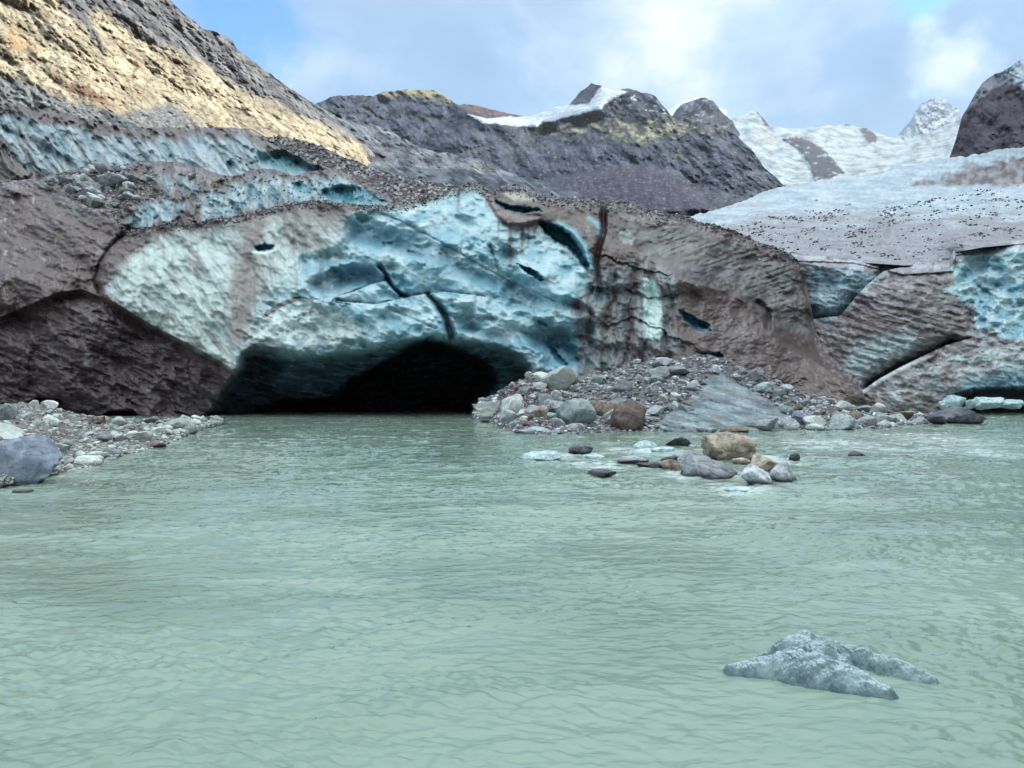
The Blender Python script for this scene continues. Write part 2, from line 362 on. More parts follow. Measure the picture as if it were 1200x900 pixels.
# ------------------------------------------------------------------ left sunlit mountainside
def d_left(px, py, v):
    base = rbf([(-80, 90, 108), (0, 100, 112), (-130, 170, 104), (0, 185, 106), (250, 195, 135), (430, 215, 270), (100, 130, 118), (200, 150, 150), (330, 165, 205), (400, 185, 260), (460, 205, 330), (-80, -160, 190), (0, -60, 190), (100, -60, 235),
                (190, 0, 270), (260, 40, 300), (330, 95, 330), (400, 150, 345), (80, 30, 175), (200, 90, 215), (300, 130, 250)])(px, py)
    return base * (1 + rel(px, py, [('r', 95, .35, 111, 38, 2.5), ('r', 34, .6, 112, 40, 2.2), ('f', 13, .9, 113, 40, 2.), ('r', 7, .7, 114, 42, 1.8), ('f', 4, .8, 115, 30, 1.3)]))
def c_left(px, py, v, D, n):
    x, y = rot(px, py, 38)
    k = fbm(x / 60, y / 12, 121, 5, .6)
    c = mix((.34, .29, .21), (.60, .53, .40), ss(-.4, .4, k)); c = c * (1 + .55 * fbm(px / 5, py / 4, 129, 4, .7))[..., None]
    c = mix(c, (.10, .09, .09), .8 * ss(.62, .9, ridged(x / 22, y / 9, 130, 3)))
    c = mix(c, (.22, .17, .14), ss(.1, .45, fbm(x / 34, y / 7, 122, 4)) * .75)
    rb = ss(0, 12, poly_sdf(px, py, [(55, 80), (110, 100), (135, 118), (155, 135), (120, 130), (80, 112), (58, 95)]) + 7 * fbm(px / 14, py / 10, 123))
    c = mix(c, (.20, .11, .08), rb * .9)
    c = mix(c, (.42, .28, .15), ss(0, 14, poly_sdf(px, py, [(0, 10), (40, 40), (60, 60), (30, 70), (0, 60)]) + 9 * fbm(px / 20, py / 12, 127)) * .6)
    # grey rock of the crest, with its shade painted into the colour
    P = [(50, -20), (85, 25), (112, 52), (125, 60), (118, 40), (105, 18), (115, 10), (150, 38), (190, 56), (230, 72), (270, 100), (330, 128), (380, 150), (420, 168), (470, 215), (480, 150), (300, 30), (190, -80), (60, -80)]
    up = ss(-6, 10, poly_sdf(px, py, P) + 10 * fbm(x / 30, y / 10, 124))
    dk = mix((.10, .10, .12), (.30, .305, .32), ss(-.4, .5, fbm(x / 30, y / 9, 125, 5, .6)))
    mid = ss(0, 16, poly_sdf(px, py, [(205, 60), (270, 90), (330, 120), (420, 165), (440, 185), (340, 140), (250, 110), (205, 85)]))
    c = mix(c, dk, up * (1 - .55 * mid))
    # greyer foot of the slope
    sc = ss(-5, 8, poly_sdf(px, py, [(-90, 60), (0, 86), (40, 97), (75, 115), (140, 132), (200, 118), (240, 150), (300, 175), (-90, 200)]) + 6 * fbm(px / 12, py / 8, 126))
    gr = mix((.16, .165, .18), (.34, .36, .37), ss(-.2, .5, fbm(px / 5, py / 3.5, 128, 4, .7)))
    return mix(c, gr, sc)
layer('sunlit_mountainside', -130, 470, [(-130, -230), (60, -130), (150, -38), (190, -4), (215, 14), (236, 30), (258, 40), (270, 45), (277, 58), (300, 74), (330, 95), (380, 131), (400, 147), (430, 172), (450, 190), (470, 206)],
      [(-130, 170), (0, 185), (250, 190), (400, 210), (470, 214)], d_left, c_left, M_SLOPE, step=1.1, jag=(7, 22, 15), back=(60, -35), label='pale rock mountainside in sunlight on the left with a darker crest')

# ------------------------------------------------------------------ unseen wall on the right, crest shaped to keep the ice front in shade
def build_wall():
    XW = 400.
    lim = [(-60, 70), (0, 88), (60, 112), (110, 134), (150, 138), (200, 126), (240, 150), (300, 166), (350, 176), (400, 178), (450, 200)]
    ys = []; zs = []
    for px, py in lim:
        P = layer_at('sunlit_mountainside', px, py); t = (XW - P[0]) / SDIR[0]
        ys.append(P[1] + SDIR[1] * t); zs.append(P[2] + SDIR[2] * t)
    o = np.argsort(ys); ys = np.array(ys)[o]; zs = np.array(zs)[o]
    Y = np.linspace(-500, 558, 160)
    crest = np.interp(Y, np.concatenate([[-500, 60, ys[0] - 40], ys, [ys[-1] + 30, 558]]), np.concatenate([[260, 300, zs[0] - 3], zs, [zs[-1] - 40, 60]]))
    crest = crest + 4 * fbm(Y / 40, Y * 0, 5, 4); print('wall', ys.round(), zs.round())
    T = np.linspace(0, 1, 60)
    yy, tt = np.meshgrid(Y, T); cc = np.interp(yy, Y, crest)
    X = XW + np.abs(tt - .55) * np.where(tt < .55, -12, 300)
    h = 1 - np.abs(tt - .55) / .55; Z = cc * np.clip(h, 0, 1)**.9 - 3
    Z = Z + 18 * ridged(yy / 70, X / 70, 8, 4) * (h * (1 - h)) * 3
    V = np.stack([X, yy + X * .0, Z], -1)
    c = mix((.09, .085, .10), (.26, .25, .25), ss(-.4, .4, fbm(yy / 40, Z / 20, 9)))
    me = mesh_np('shade_wall', V.reshape(-1, 3), grid_faces(60, 160)[:, ::-1], c.reshape(-1, 3), [M_SLOPE])
    tag(link('shade_wall', me), kind='structure', label='unseen rocky wall on the right, shaped to shade the ice front')
build_wall()
def build_back():  # unseen ridge, added to block low sky light from behind the camera
    Xs = np.linspace(-900, 700, 200); T = np.linspace(0, 1, 50); xx, tt = np.meshgrid(Xs, T)
    cr = 190 + 40 * fbm(xx / 150, xx * 0, 12, 4); h = 1 - np.abs(tt - .5) / .5
    Y = -110 - 260 * tt - 40 * fbm(xx / 200, tt * 2, 13) - ((xx + 100) / 900)**2 * -60
    Z = cr * h**.9 - 2 + 30 * h * (1 - h) * ridged(xx / 60, Y / 60, 14, 4)
    c = mix((.07, .07, .08), (.20, .20, .19), ss(-.4, .4, fbm(xx / 40, Z / 20, 15)))
    me = mesh_np('sky_block_ridge', np.stack([xx, Y, Z], -1).reshape(-1, 3), grid_faces(50, 200), c.reshape(-1, 3), [M_SLOPE])
    tag(link('sky_block_ridge', me), kind='structure', label='unseen rocky ridge added behind the camera to block low sky light')
build_back()

# ------------------------------------------------------------------ glacier surfaces
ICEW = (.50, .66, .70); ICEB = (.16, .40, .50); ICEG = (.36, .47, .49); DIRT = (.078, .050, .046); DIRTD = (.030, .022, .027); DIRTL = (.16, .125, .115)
def scallop(px, py, wl, s, seed, ang=0, st=1.4):
    """melt cups: smooth hollows with sharp rims between"""
    wx = px + 5 * fbm(px / 25, py / 25, seed + 9, 2); wy = py + 5 * fbm(px / 25 + 7, py / 25, seed + 8, 2)
    x, y = rot(wx, wy, ang)
    a, b, _ = worley(x / (wl * st), y / wl, seed); a2, b2, _ = worley(x / (wl * st * .5) + 3, y / wl * 2, seed + 50)
    return s * wl / F * ((.5 - np.minimum(a, .85)**1.6) * (-1.0) * -1 + .35 * (.5 - np.minimum(a2, .85)**1.6))
def dirt_mottle(px, py, seed):
    k = fbm(px / 26, py / 26, seed, 5, .65)
    c = mix(DIRTD, DIRT, ss(-.5, .1, k)); c = mix(c, DIRTL, ss(.15, .6, k) * .7)
    q = fbm(px / 60, py / 45, seed + 3, 3) + .8 * fbm(px / 12, py / 20, seed + 4, 5, .65)
    c = mix(c, (.33, .33, .33), ss(.25, .65, q) * .6)
    return c * (1 + .5 * fbm(px / 4, py / 4, seed + 6, 4, .75))[..., None]
def rubble_tint(px, py, seed):
    a, b, i = worley(px / 3.2, py / 2.2, seed)
    return mix((.07, .055, .06), (.36, .37, .38), ss(.45, 1., i))

# plateau of the glacier on the right
def d_plat(px, py, v):
    base = rbf([(800, 256, 150), (830, 248, 175), (900, 225, 230), (1115, 312, 60.5), (1000, 206, 300), (1100, 190, 360), (1200, 176, 400), (1300, 165, 420), (790, 305, 100), (820, 280, 100), (880, 300, 80), (940, 300, 70), (1000, 305, 63.5), (1050, 306, 61.5), (1115, 302, 61), (1200, 284, 61.5), (1300, 278, 61.5),
                (1000, 250, 110), (1200, 235, 125), (1300, 230, 130), (1000, 225, 190), (1200, 215, 190), (1120, 262, 80)])(px, py)
    r = rel(px, py, [('f', 60, .3, 131, 8, 2.2), ('f', 16, .6, 132, 6, 2.), ('r', 7, .45, 133, 5, 1.8), ('f', 4, .6, 134, 0, 1.3)])
    t = ss(0, 14, poly_sdf(px, py, [(1040, 232), (1060, 200), (1090, 188), (1130, 180), (1300, 150), (1300, 222), (1150, 222), (1080, 222)]))
    r = r + t * rel(px, py, [('r', 22, .9, 135, -25, 1.3), ('f', 8, 1., 136, 0, 1)])
    return base * (1 + r)
def c_plat(px, py, v, D, n):
    c = mix((.30, .38, .46), (.50, .57, .63), ss(-.35, .35, fbm(px / 34, py / 6, 141, 6, .7)))
    dirty = ss(-.25, .4, fbm(px / 60, py / 9, 142, 6, .65) + .9 * (ss(222, 280, py) - .5) - .6 * ss(60, 0, (px - 820)))
    c = mix(c, (.26, .245, .275), dirty * .85)
    c = mix(c, (.24, .20, .24), ss(.15, .5, fbm(px / 30, py / 5, 143)) * ss(210, 260, py) * .8)
    t = ss(0, 8, poly_sdf(px, py, [(1040, 226), (1070, 212), (1100, 205), (1130, 193), (1170, 185), (1300, 165), (1300, 218), (1150, 222), (1080, 222)]) + 9 * fbm(px / 14, py / 9, 144))
    c = mix(c, mix((.09, .07, .08), (.28, .25, .27), ss(-.3, .4, fbm(px / 10, py / 8, 145))), t)
    c = c * (1 + .45 * fbm(px / 6, py / 2.6, 149, 5, .7))[..., None]
    c = mix(c, (.15, .125, .14), .65 * ss(.18, .42, fbm(px / 50, py / 5, 150, 5, .65)) * ss(232, 262, py))
    # loose stones melting out
    a, b, i = worley(px / 4.5, py / 2.6, 146)
    dens = ss(.2, .8, .5 + .8 * fbm(px / 45, py / 12, 147)) * ss(228, 262, py) * ss(330, 285, py)
    c = mix(c, (.06, .06, .08), ((i < .24 * dens * (fbm(px / 38, py / 7, 708, 4, .65) > .1)) & (a < .42)) * .9)
    a, b, i = worley(px / 9, py / 4, 148)
    c = mix(c, (.05, .055, .07), ((i < .10 * dens * (fbm(px / 38, py / 7, 708, 4, .65) > .05)) & (a < .36)) * .95)
    return c
layer('glacier_plateau', 790, 1290, [(790, 256), (822, 250), (850, 243), (885, 230), (905, 222), (950, 214), (1000, 206), (1030, 204), (1050, 194), (1075, 193), (1095, 186), (1130, 183), (1160, 178), (1200, 172), (1290, 160)],
      [(790, 305), (900, 305), (940, 300), (1000, 307), (1060, 311), (1112, 309), (1118, 296), (1150, 290), (1200, 285), (1290, 281)], d_plat, c_plat, M_PLAT, step=1.0, jag=(5, 16, 17), back=(40, -6), label='snow white glacier surface with scattered dark stones on the right')

# upper ice wall on the left
def d_upper(px, py, v):
    base = rbf([(-90, 130, 84), (0, 125, 84), (150, 152, 86), (290, 155, 86), (400, 200, 84), (-90, 240, 70), (0, 220, 71), (100, 200, 74), (250, 205, 74), (400, 240, 72), (150, 175, 80)])(px, py)
    r = rel(px, py, [('f', 60, .5, 151, 50, 1.8), ('r', 26, .4, 152, 48, 2.6), ('f', 9, .35, 153, 50, 3)]) + scallop(px, py, 9, 1.5, 154, 50, 1.6)
    g, s, t = line_d(px, py, [(0, 150), (40, 165), (80, 190), (95, 205)])
    h = ss(0, 12, poly_sdf(px, py, [(330, 172), (300, 178), (285, 195), (320, 205), (390, 212), (400, 204), (370, 190)]))
    return base * (1 + r) + 1.2 * np.exp(-(g / 4)**2) + 3 * h
def c_upper(px, py, v, D, n):
    x, y = rot(px, py, 52)
    c = mix((.37, .46, .49), (.10, .19, .24), ss(-.35, .4, fbm(x / 40, y / 9, 161, 5, .6)))
    st = fbm(x / 60, y / 6, 162, 4, .6)
    top = prof(px, LAYERS_TOP_U)
    d = .9 * ss(22, 4, py - top + 12 * fbm(px / 18, py / 40, 163)) + .75 * ss(90, -20, px - 1.1 * (py - 190)) + .6 * ss(-.05, .35, st) + .5 * ss(190, 225, py) * ss(220, 90, px)
    d = np.clip(ss(.25, .75, d + .5 * fbm(x / 40, y / 9, 165, 4)), 0, 1)
    c = mix(c, dirt_mottle(px, py, 164), d)
    h = ss(0, 12, poly_sdf(px, py, [(330, 172), (300, 178), (285, 195), (320, 205), (390, 212), (400, 204), (370, 190)]))
    return mix(c, (.12, .34, .40), h * .6)
LAYERS_TOP_U = [(-130, 112), (0, 121), (30, 124), (55, 130), (80, 132), (110, 143), (150, 150), (200, 150), (228, 151), (245, 148), (265, 149), (290, 151), (305, 162), (330, 174), (365, 190), (395, 200), (430, 215)]
layer('upper_ice_wall', -130, 430, LAYERS_TOP_U, [(-130, 245), (60, 240), (430, 250)], d_upper, c_upper, M_ICE, step=1.0, jag=(4, 14, 19), back=(8, -3), label='upper wall of pale blue ice under the mountainside')

# rubble slope between the upper wall and the front
def d_rub(px, py, v):
    return rbf([(300, 160, 100), (400, 180, 98), (470, 205, 96), (600, 225, 88), (760, 240, 84), (320, 200, 84), (420, 225, 76), (480, 245, 70), (600, 250, 74), (760, 262, 74)])(px, py) * (1 + rel(px, py, [('f', 30, .4, 171, 20, 1.6), ('f', 7, .9, 172, 0, 1), ('f', 3.5, .9, 173, 0, 1)]))
def c_rub(px, py, v, D, n):
    c = rubble_tint(px, py, 174); return mix(c, (.10, .08, .085), ss(-.1, .4, fbm(px / 30, py / 12, 175)) * .75)
layer('rubble_slope', 300, 790, [(300, 158), (330, 160), (360, 165), (390, 178), (420, 190), (450, 203), (480, 208), (520, 215), (580, 224), (640, 229), (700, 234), (790, 250)], [(300, 225), (400, 235), (480, 260), (790, 275)], d_rub, c_rub, M_RUB, step=1.0, jag=(4, 10, 21), back=(10, -4), label='slope of grey rubble between the ice wall and the ice front')

# second ice ridge
TOP_M = [(-130, 205), (40, 214), (58, 204), (80, 200), (110, 196), (150, 192), (180, 188), (205, 190), (225, 193), (245, 200), (270, 207), (290, 201), (310, 197), (325, 199), (343, 207), (355, 203), (375, 199), (400, 201), (420, 211), (440, 222), (465, 238), (500, 244)]
def d_second(px, py, v):
    base = rbf([(-100, 205, 68), (60, 205, 70), (180, 190, 73), (260, 205, 68), (340, 205, 66), (400, 200, 66), (465, 238, 64), (60, 250, 61), (150, 250, 60), (220, 225, 63), (250, 265, 59), (350, 240, 58.5), (450, 250, 59), (500, 244, 60), (150, 290, 58), (400, 290, 58)])(px, py)
    r = rel(px, py, [('f', 40, .45, 181, 30, 1.6), ('f', 12, .45, 182, 60, 1.5), ('f', 5, .4, 183, 0, 1)]) + scallop(px, py, 10, 1.5, 184, 60, 1.5)
    h = ss(0, 6, poly_sdf(px, py, [(340, 213), (352, 210), (372, 222), (366, 231), (350, 230), (338, 224)])) * 1.0
    h2 = ss(0, 7, poly_sdf(px, py, [(372, 222), (400, 214), (425, 218), (445, 228), (460, 238), (430, 243), (395, 238), (375, 232)])) * 1.6
    return base * (1 + r) + h + h2
def c_second(px, py, v, D, n):
    c = mix((.40, .51, .54), (.09, .20, .26), ss(-.35, .4, fbm(px / 16, py / 20, 191, 5, .6)))
    ic = np.maximum.reduce([poly_sdf(px, py, P) for P in (
        [(228, 226), (262, 222), (300, 206), (345, 209), (400, 203), (430, 215), (462, 238), (430, 246), (350, 236), (300, 246), (235, 262)],
        [(150, 256), (165, 240), (195, 232), (218, 240), (205, 258), (165, 268), (150, 272)],
        [(182, 205), (195, 204), (204, 220), (198, 226)], [(205, 206), (225, 214), (238, 228), (228, 230), (212, 220)])])
    ic = ss(-7, 9, ic + 14 * fbm(px / 10, py / 24, 192, 5, .65)); ic = ic * (1 - .7 * ss(.05, .45, fbm(px / 8, py / 40, 196, 5, .6)))
    dm = mix(dirt_mottle(px, py, 193), (.30, .24, .24), ss(0, .5, fbm(px / 12, py / 12, 194)) * .35)
    c = mix(dm, c, ic)
    top = prof(px, TOP_M); c = mix(c, (.09, .06, .07), ss(7, 2, py - top + 4 * fbm(px / 7, py / 7, 195)))
    for P in ([(340, 213), (352, 210), (372, 222), (366, 231), (350, 230), (338, 224)], [(372, 222), (400, 214), (425, 218), (445, 228), (460, 238), (430, 243), (395, 238), (375, 232)]):
        c = mix(c, (.05, .25, .34), ss(0, 6, poly_sdf(px, py, P)) * .8)
    return c
layer('second_ice_ridge', -130, 500, TOP_M, [(-130, 260), (100, 290), (250, 290), (500, 290)], d_second, c_second, M_ICE, step=1.0, jag=(4, 12, 23), back=(5, -2), label='second ridge of blue ice and brown dirt behind the ice front')

# ---- right cliff below the plateau
RC_CRACK = [(1010, 458), (1030, 444), (1055, 430), (1080, 418), (1110, 404), (1140, 396)]
def d_rc(px, py, v):
    base = rbf([(900, 295, 66), (950, 300, 62), (1000, 302, 59), (1060, 312, 57), (1115, 312, 57.5), (1160, 288, 58), (1200, 282, 58), (1300, 276, 58),
                (960, 350, 60.5), (985, 345, 59), (1010, 340, 56), (1060, 350, 53), (1100, 390, 51.5), (1140, 380, 52.5), (1170, 350, 54.5), (1200, 340, 55), (1300, 340, 55),
                (1000, 440, 53), (960, 440, 56), (1040, 420, 51), (1120, 430, 49), (1200, 420, 49.5), (1300, 420, 49.5), (1050, 470, 48.5), (1120, 480, 48.5), (1200, 480, 49), (1300, 480, 49), (900, 400, 62), (920, 480, 56)])(px, py)
    x, y = rot(px, py, 14)
    dome = ss(0, 14, poly_sdf(px, py, [(1030, 325), (1080, 318), (1130, 335), (1140, 395), (1080, 418), (1010, 455), (960, 450), (1000, 380)]))
    strat = .10 * ss(-.4, .3, fbm(px / 26, py / 20, 221)) * np.sin((y + 9 * fbm(px / 34, py / 34, 201, 5, .6)) / 9.4 * 2 * np.pi) + .14 * fbm(x / 40, y / 4.5, 202, 4)
    r = base + dome * strat * 1.6 + (1 - dome) * base * rel(px, py, [('f', 30, .3, 203, 20, 1.3)])
    blue = ss(0, 10, poly_sdf(px, py, [(1120, 300), (1290, 290), (1290, 400), (1140, 400), (1115, 340)]))
    r = r + base * scallop(px, py, 12, 1.8, 205, 0, 1.4) * (blue * .9 + .15)
    g, s, t = line_d(px, py, RC_CRACK)
    r = r + 2.6 * np.exp(-(g / 9)**1.3) * (s < 0) * ss(0, .1, t) * ss(1.02, .8, t) + .5 * np.exp(-(g / 3)**2)
    # blue fold at the left, horizontal ledges
    g, s, t = line_d(px, py, [(945, 375), (985, 370), (1010, 340), (1035, 318), (1060, 312)]); r = r + 2.2 * np.exp(-g / 14) * (s < 0)
    g, s, t = line_d(px, py, [(930, 306), (1000, 308), (1060, 322), (1117, 318), (1120, 300), (1160, 288), (1290, 282)]); r = r + .5 * np.exp(-g / 6) * (s > 0) + 2.2 * ss(12, 0, py - prof(px, RC_TOP) + 2.5 * fbm(px / 9, py / 9, 222))
    h = ss(-2, 8, poly_sdf(px, py, [(1108, 474), (1118, 462), (1140, 456), (1200, 453), (1290, 452), (1290, 492), (1108, 492)]) + 2 * fbm(px / 9, py / 9, 206)); r = r + 9 * h
    h = ss(0, 8, poly_sdf(px, py, [(1142, 330), (1160, 336), (1165, 348), (1150, 345), (1143, 340)])); r = r + 1.2 * h
    g, s, t = line_d(px, py, [(1105, 405), (1098, 418), (1090, 424)]); r = r + .5 * np.exp(-(g / 2.5)**2)
    return r + base * rel(px, py, [('f', 6, .4, 207, 14, 1.8)])
def c_rc(px, py, v, D, n):
    x, y = rot(px, py, 14)
    strat = .5 + .5 * np.sin((y + 9 * fbm(px / 34, py / 34, 201, 5, .6)) / 9.4 * 2 * np.pi) * ss(-.5, .3, fbm(px / 26, py / 20, 221)) + 1.3 * fbm(x / 30, y / 4, 211, 5, .65)
    c = mix((.10, .08, .088), (.34, .345, .35), ss(.2, 1., strat) * .8)
    c = mix(c, (.22, .17, .16), ss(-.1, .5, fbm(px / 45, py / 30, 212)) * .6)
    sm = ss(0, 20, poly_sdf(px, py, [(1000, 390), (1050, 380), (1100, 395), (1060, 425), (1010, 455), (975, 450), (985, 410)]) + 14 * fbm(px / 16, py / 20, 213))
    c = mix(c, mix((.30, .40, .42), (.50, .62, .62), ss(-.2, .4, fbm(px / 6, py / 10, 219))), sm * .75)
    blue = ss(0, 8, poly_sdf(px, py, [(1112, 322), (1120, 300), (1150, 282), (1290, 272), (1290, 402), (1210, 400), (1150, 398), (1140, 370), (1110, 340)]) + 24 * fbm(px / 18, py / 14, 214, 5, .65))
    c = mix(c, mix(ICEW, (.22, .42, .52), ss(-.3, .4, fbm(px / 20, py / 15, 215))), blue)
    fold = ss(0, 10, poly_sdf(px, py, [(940, 310), (1000, 310), (1050, 318), (1025, 335), (1000, 362), (970, 385), (945, 380)]) + 8 * fbm(px / 9, py / 30, 216))
    c = mix(c, mix((.16, .25, .31), (.46, .58, .63), ss(-.3, .4, fbm(px / 14, py / 26, 217, 5, .6))), fold)
    low = ss(0, 10, poly_sdf(px, py, [(1010, 462), (1080, 425), (1140, 402), (1290, 400), (1290, 480), (1060, 480), (1010, 478)]) + 5 * fbm(px / 14, py / 8, 218))
    lc = mix((.20, .17, .17), (.40, .48, .50), ss(-.2, .4, fbm(px / 24, py / 8, 220, 5, .6) + .25 * ss(1050, 1200, px)))
    lc = mix(lc, (.12, .24, .32), ss(0, 14, poly_sdf(px, py, [(1090, 470), (1130, 440), (1180, 425), (1290, 425), (1290, 460)])) * .75)
    c = mix(c, lc, low)
    g, s, t = line_d(px, py, [(p[0] - 2, p[1] + 3) for p in RC_CRACK[:5]])
    c = mix(c, (.66, .74, .76), np.exp(-(g / 2.4)**2) * .9 * ss(.9, .6, t))
    lip = ss(16, 4, py - prof(px, RC_TOP) + 6 * fbm(px / 12, py / 9, 223, 4, .6)) * .85
    c = mix(c, mix((.24, .21, .25), (.46, .48, .54), ss(-.3, .3, fbm(px / 16, py / 5, 224, 4, .6))), lip)
    return c
RC_TOP = [(900, 292), (940, 297), (1000, 304), (1060, 308), (1112, 306), (1118, 292), (1150, 286), (1200, 281), (1290, 277)]
layer('right_ice_cliff', 900, 1290, RC_TOP, [(900, 492), (1290, 492)], d_rc, c_rc, M_ICE, step=.9, jag=(2, 10, 27), back=(3, -.3), label='ice cliff on the right with banded dirt layers and a diagonal crack')

# ---- the front with the cave
TOP_F = [(-130, 222), (0, 215), (25, 210), (45, 211), (62, 220), (85, 236), (110, 244), (135, 246), (143, 262), (150, 272), (173, 266), (200, 259), (225, 262), (250, 256), (283, 252), (307, 247), (337, 237), (367, 235), (400, 238), (440, 241), (470, 238), (483, 236),
         (510, 227), (537, 221), (550, 213), (560, 214), (575, 225), (593, 216), (612, 219), (637, 231), (670, 234), (703, 236), (709, 241), (714, 236), (727, 233), (750, 241), (770, 251), (800, 252), (830, 262), (862, 270), (882, 281), (905, 288), (930, 300), (943, 320), (948, 345), (955, 385), (965, 410), (985, 430), (1005, 445), (1015, 470)]
CAVE_LIP = [(222, 500), (245, 478), (262, 452), (274, 430), (279, 412), (298, 402), (325, 406), (350, 411), (385, 411), (417, 408), (445, 402), (470, 396), (500, 392), (527, 392), (550, 395), (580, 399), (597, 403), (615, 414), (628, 432), (615, 455), (590, 480), (580, 500)]
CAVE_BLACK = [(262, 520), (272, 487), (300, 476), (335, 466), (370, 466), (392, 462), (404, 448), (425, 436), (450, 422), (468, 413), (485, 402), (500, 398), (520, 401), (538, 408), (562, 417), (579, 430), (584, 447), (572, 462), (557, 474), (550, 488), (550, 520)]
C1 = [(-130, 392), (0, 372), (40, 355), (67, 343), (95, 339), (130, 352), (180, 382), (230, 408), (276, 434)]
SHELF_A = [(392, 349), (415, 342), (435, 333), (452, 329), (462, 341), (470, 347)]
SHELF_B = [(395, 353), (440, 357), (470, 350), (500, 345), (512, 352), (522, 368), (528, 392)]
HOLES = [([(628, 257), (640, 259), (655, 264), (668, 274), (680, 290), (692, 312), (690, 322), (676, 305), (664, 291), (650, 285), (636, 272)], 5.0, 5, .95),
         ([(604, 308), (618, 312), (630, 318), (640, 328), (634, 332), (618, 322)], 2.5, 3, .9),
         ([(578, 230), (590, 238), (610, 242), (632, 244), (636, 248), (615, 251), (592, 247), (580, 240)], 3.0, 4, .85),
         ([(297, 289), (310, 285), (323, 288), (316, 294), (302, 295)], 1.8, 2.5, .7),
         ([(795, 362), (812, 368), (832, 380), (835, 390), (815, 388), (800, 376)], 2.2, 5, .7),
         ([(815, 412), (845, 412), (852, 424), (830, 424)], 2.5, 4, .9),
         ([(688, 330), (712, 340), (720, 352), (700, 356), (690, 345)], .8, 5, .3),
         ([(640, 402), (650, 408), (668, 428), (660, 430), (648, 420)], 1.8, 3, .7),
         ([(626, 372), (640, 378), (644, 384), (632, 380)], .9, 2, .7),
         ([(445, 282), (460, 283), (462, 289), (448, 289)], .8, 3, .6), ([(475, 291), (490, 294), (505, 300), (495, 302), (478, 298)], .8, 4, .5)]
def d_front(px, py, v):
    base = rbf([(-130, 230, 58), (-130, 350, 48), (-130, 490, 46), (0, 215, 58), (0, 300, 50.5), (0, 370, 47), (60, 348, 47), (60, 240, 55.5), (60, 480, 46), (110, 300, 49.5), (150, 275, 52), (200, 260, 54), (270, 255, 55), (340, 240, 56), (400, 245, 55),
                (480, 238, 55.5), (550, 216, 57), (600, 222, 57), (660, 235, 57.5), (705, 237, 58), (760, 247, 59), (830, 263, 61), (930, 300, 63), (950, 350, 60), (955, 400, 56), (130, 350, 46.8), (200, 330, 48.8), (275, 400, 46), (275, 430, 45.2), (300, 340, 48.5),
                (330, 380, 46), (400, 300, 50.5), (500, 300, 50), (600, 300, 50.3), (690, 300, 51), (400, 395, 45.6), (500, 388, 45.2), (600, 395, 45.8), (650, 425, 46.3), (690, 430, 46.6), (560, 350, 46.8), (700, 350, 48.5), (760, 340, 51), (760, 430, 46.3),
                (850, 340, 56), (800, 325, 50.5), (850, 400, 49), (900, 430, 48.8), (900, 350, 57), (1000, 455, 48), (1015, 475, 47.6), (780, 480, 45), (250, 487, 46), (150, 487, 45.8), (450, 490, 46), (650, 490, 45.6), (900, 490, 46.5), (860, 290, 60.5)])(px, py)
    r = base + base * rel(px, py, [('f', 70, .30, 231, 25, 1.4)])
    bowl = ss(-4, 12, poly_sdf(px, py, ICE3)); dia = ss(-4, 12, poly_sdf(px, py, ICE1)); i2 = ss(-4, 10, poly_sdf(px, py, ICE2))
    ice = np.clip(bowl + dia + i2 + ss(-4, 12, poly_sdf(px, py, ICEALL)), 0, 1); zone = .35 + .9 * ss(-.3, .3, fbm(px / 45, py / 35, 315, 3)); bowl0 = bowl; bowl = bowl * zone; dia = dia * zone
    r = r + base * scallop(px, py, 12, 1.05, 232, 8, 1.35) * bowl + base * scallop(px, py, 11, 1.0, 233, 48, 1.9) * np.maximum(dia, i2) + base * bowl * rel(px, py, [('f', 55, .55, 249, 20, 1.9)])
    r = r + base * bowl * rel(px, py, [('f', 6, .12, 240, 10, 1.4)]) 
    r = r + base * (1 - ice) * rel(px, py, [('f', 26, .26, 234, 20, 1.6), ('f', 8, .11, 235, 10, 1.8), ('f', 4, .10, 236, 0, 1)])
    # --- left flank: undercut slab below the fold line
    g, s, t = line_d(px, py, C1); low = (s > 0) * ss(300, 240, px)
    r = r + low * (1.5 * np.exp(-g / 38) * ss(-.02, .12, g / 60)) * ss(0, .05, t)
    x, y = rot(px, py, 22)
    r = r + ss(0, 20, g) * low * (.35 * ss(.15, .5, fbm(x / 60, y / 12, 237, 3)) + .22 * ss(.2, .45, fbm(x / 26, y / 8, 238, 3)))
    r = r + 2.2 * ss(0, 5, poly_sdf(px, py, [(30, 470), (45, 466), (70, 467), (78, 474), (60, 480), (35, 478)])) + 3 * ss(0, 5, poly_sdf(px, py, [(118, 486), (130, 480), (155, 479), (165, 488), (150, 494), (118, 494)]))
    # fold between the brown flank and the pale diamond
    g, s, t = line_d(px, py, [(152, 272), (140, 280), (128, 292), (117, 310), (112, 330), (118, 342)]); r = r + .5 * np.exp(-(g / 3.)**2) + .7 * np.exp(-g / 12) * (s > 0)
    # --- diamond: rib from the crest down to the cave corner
    g, s, t = line_d(px, py, [(200, 262), (235, 300), (262, 345), (276, 395), (277, 432)]); r = r - .8 * np.exp(-(g / 9)**2) * .6
    g, s, t = line_d(px, py, [(190, 270), (222, 300), (245, 330)]); r = r + .5 * np.exp(-(g / 5)**2)
    # --- bowl
    g, s, t = line_d(px, py, [(400, 268), (440, 280), (500, 296), (560, 322), (620, 352), (690, 378)]); r = r + 1.9 * np.exp(-(g / 15)**2) * ss(0, .1, t) * ss(1, .7, t)
    g, s, t = line_d(px, py, [(450, 250), (478, 262), (520, 285), (560, 308), (600, 330), (650, 352)]); r = r + .15 * np.exp(-(g / 1.6)**2) + .3 * np.exp(-g / 8) * (s > 0)
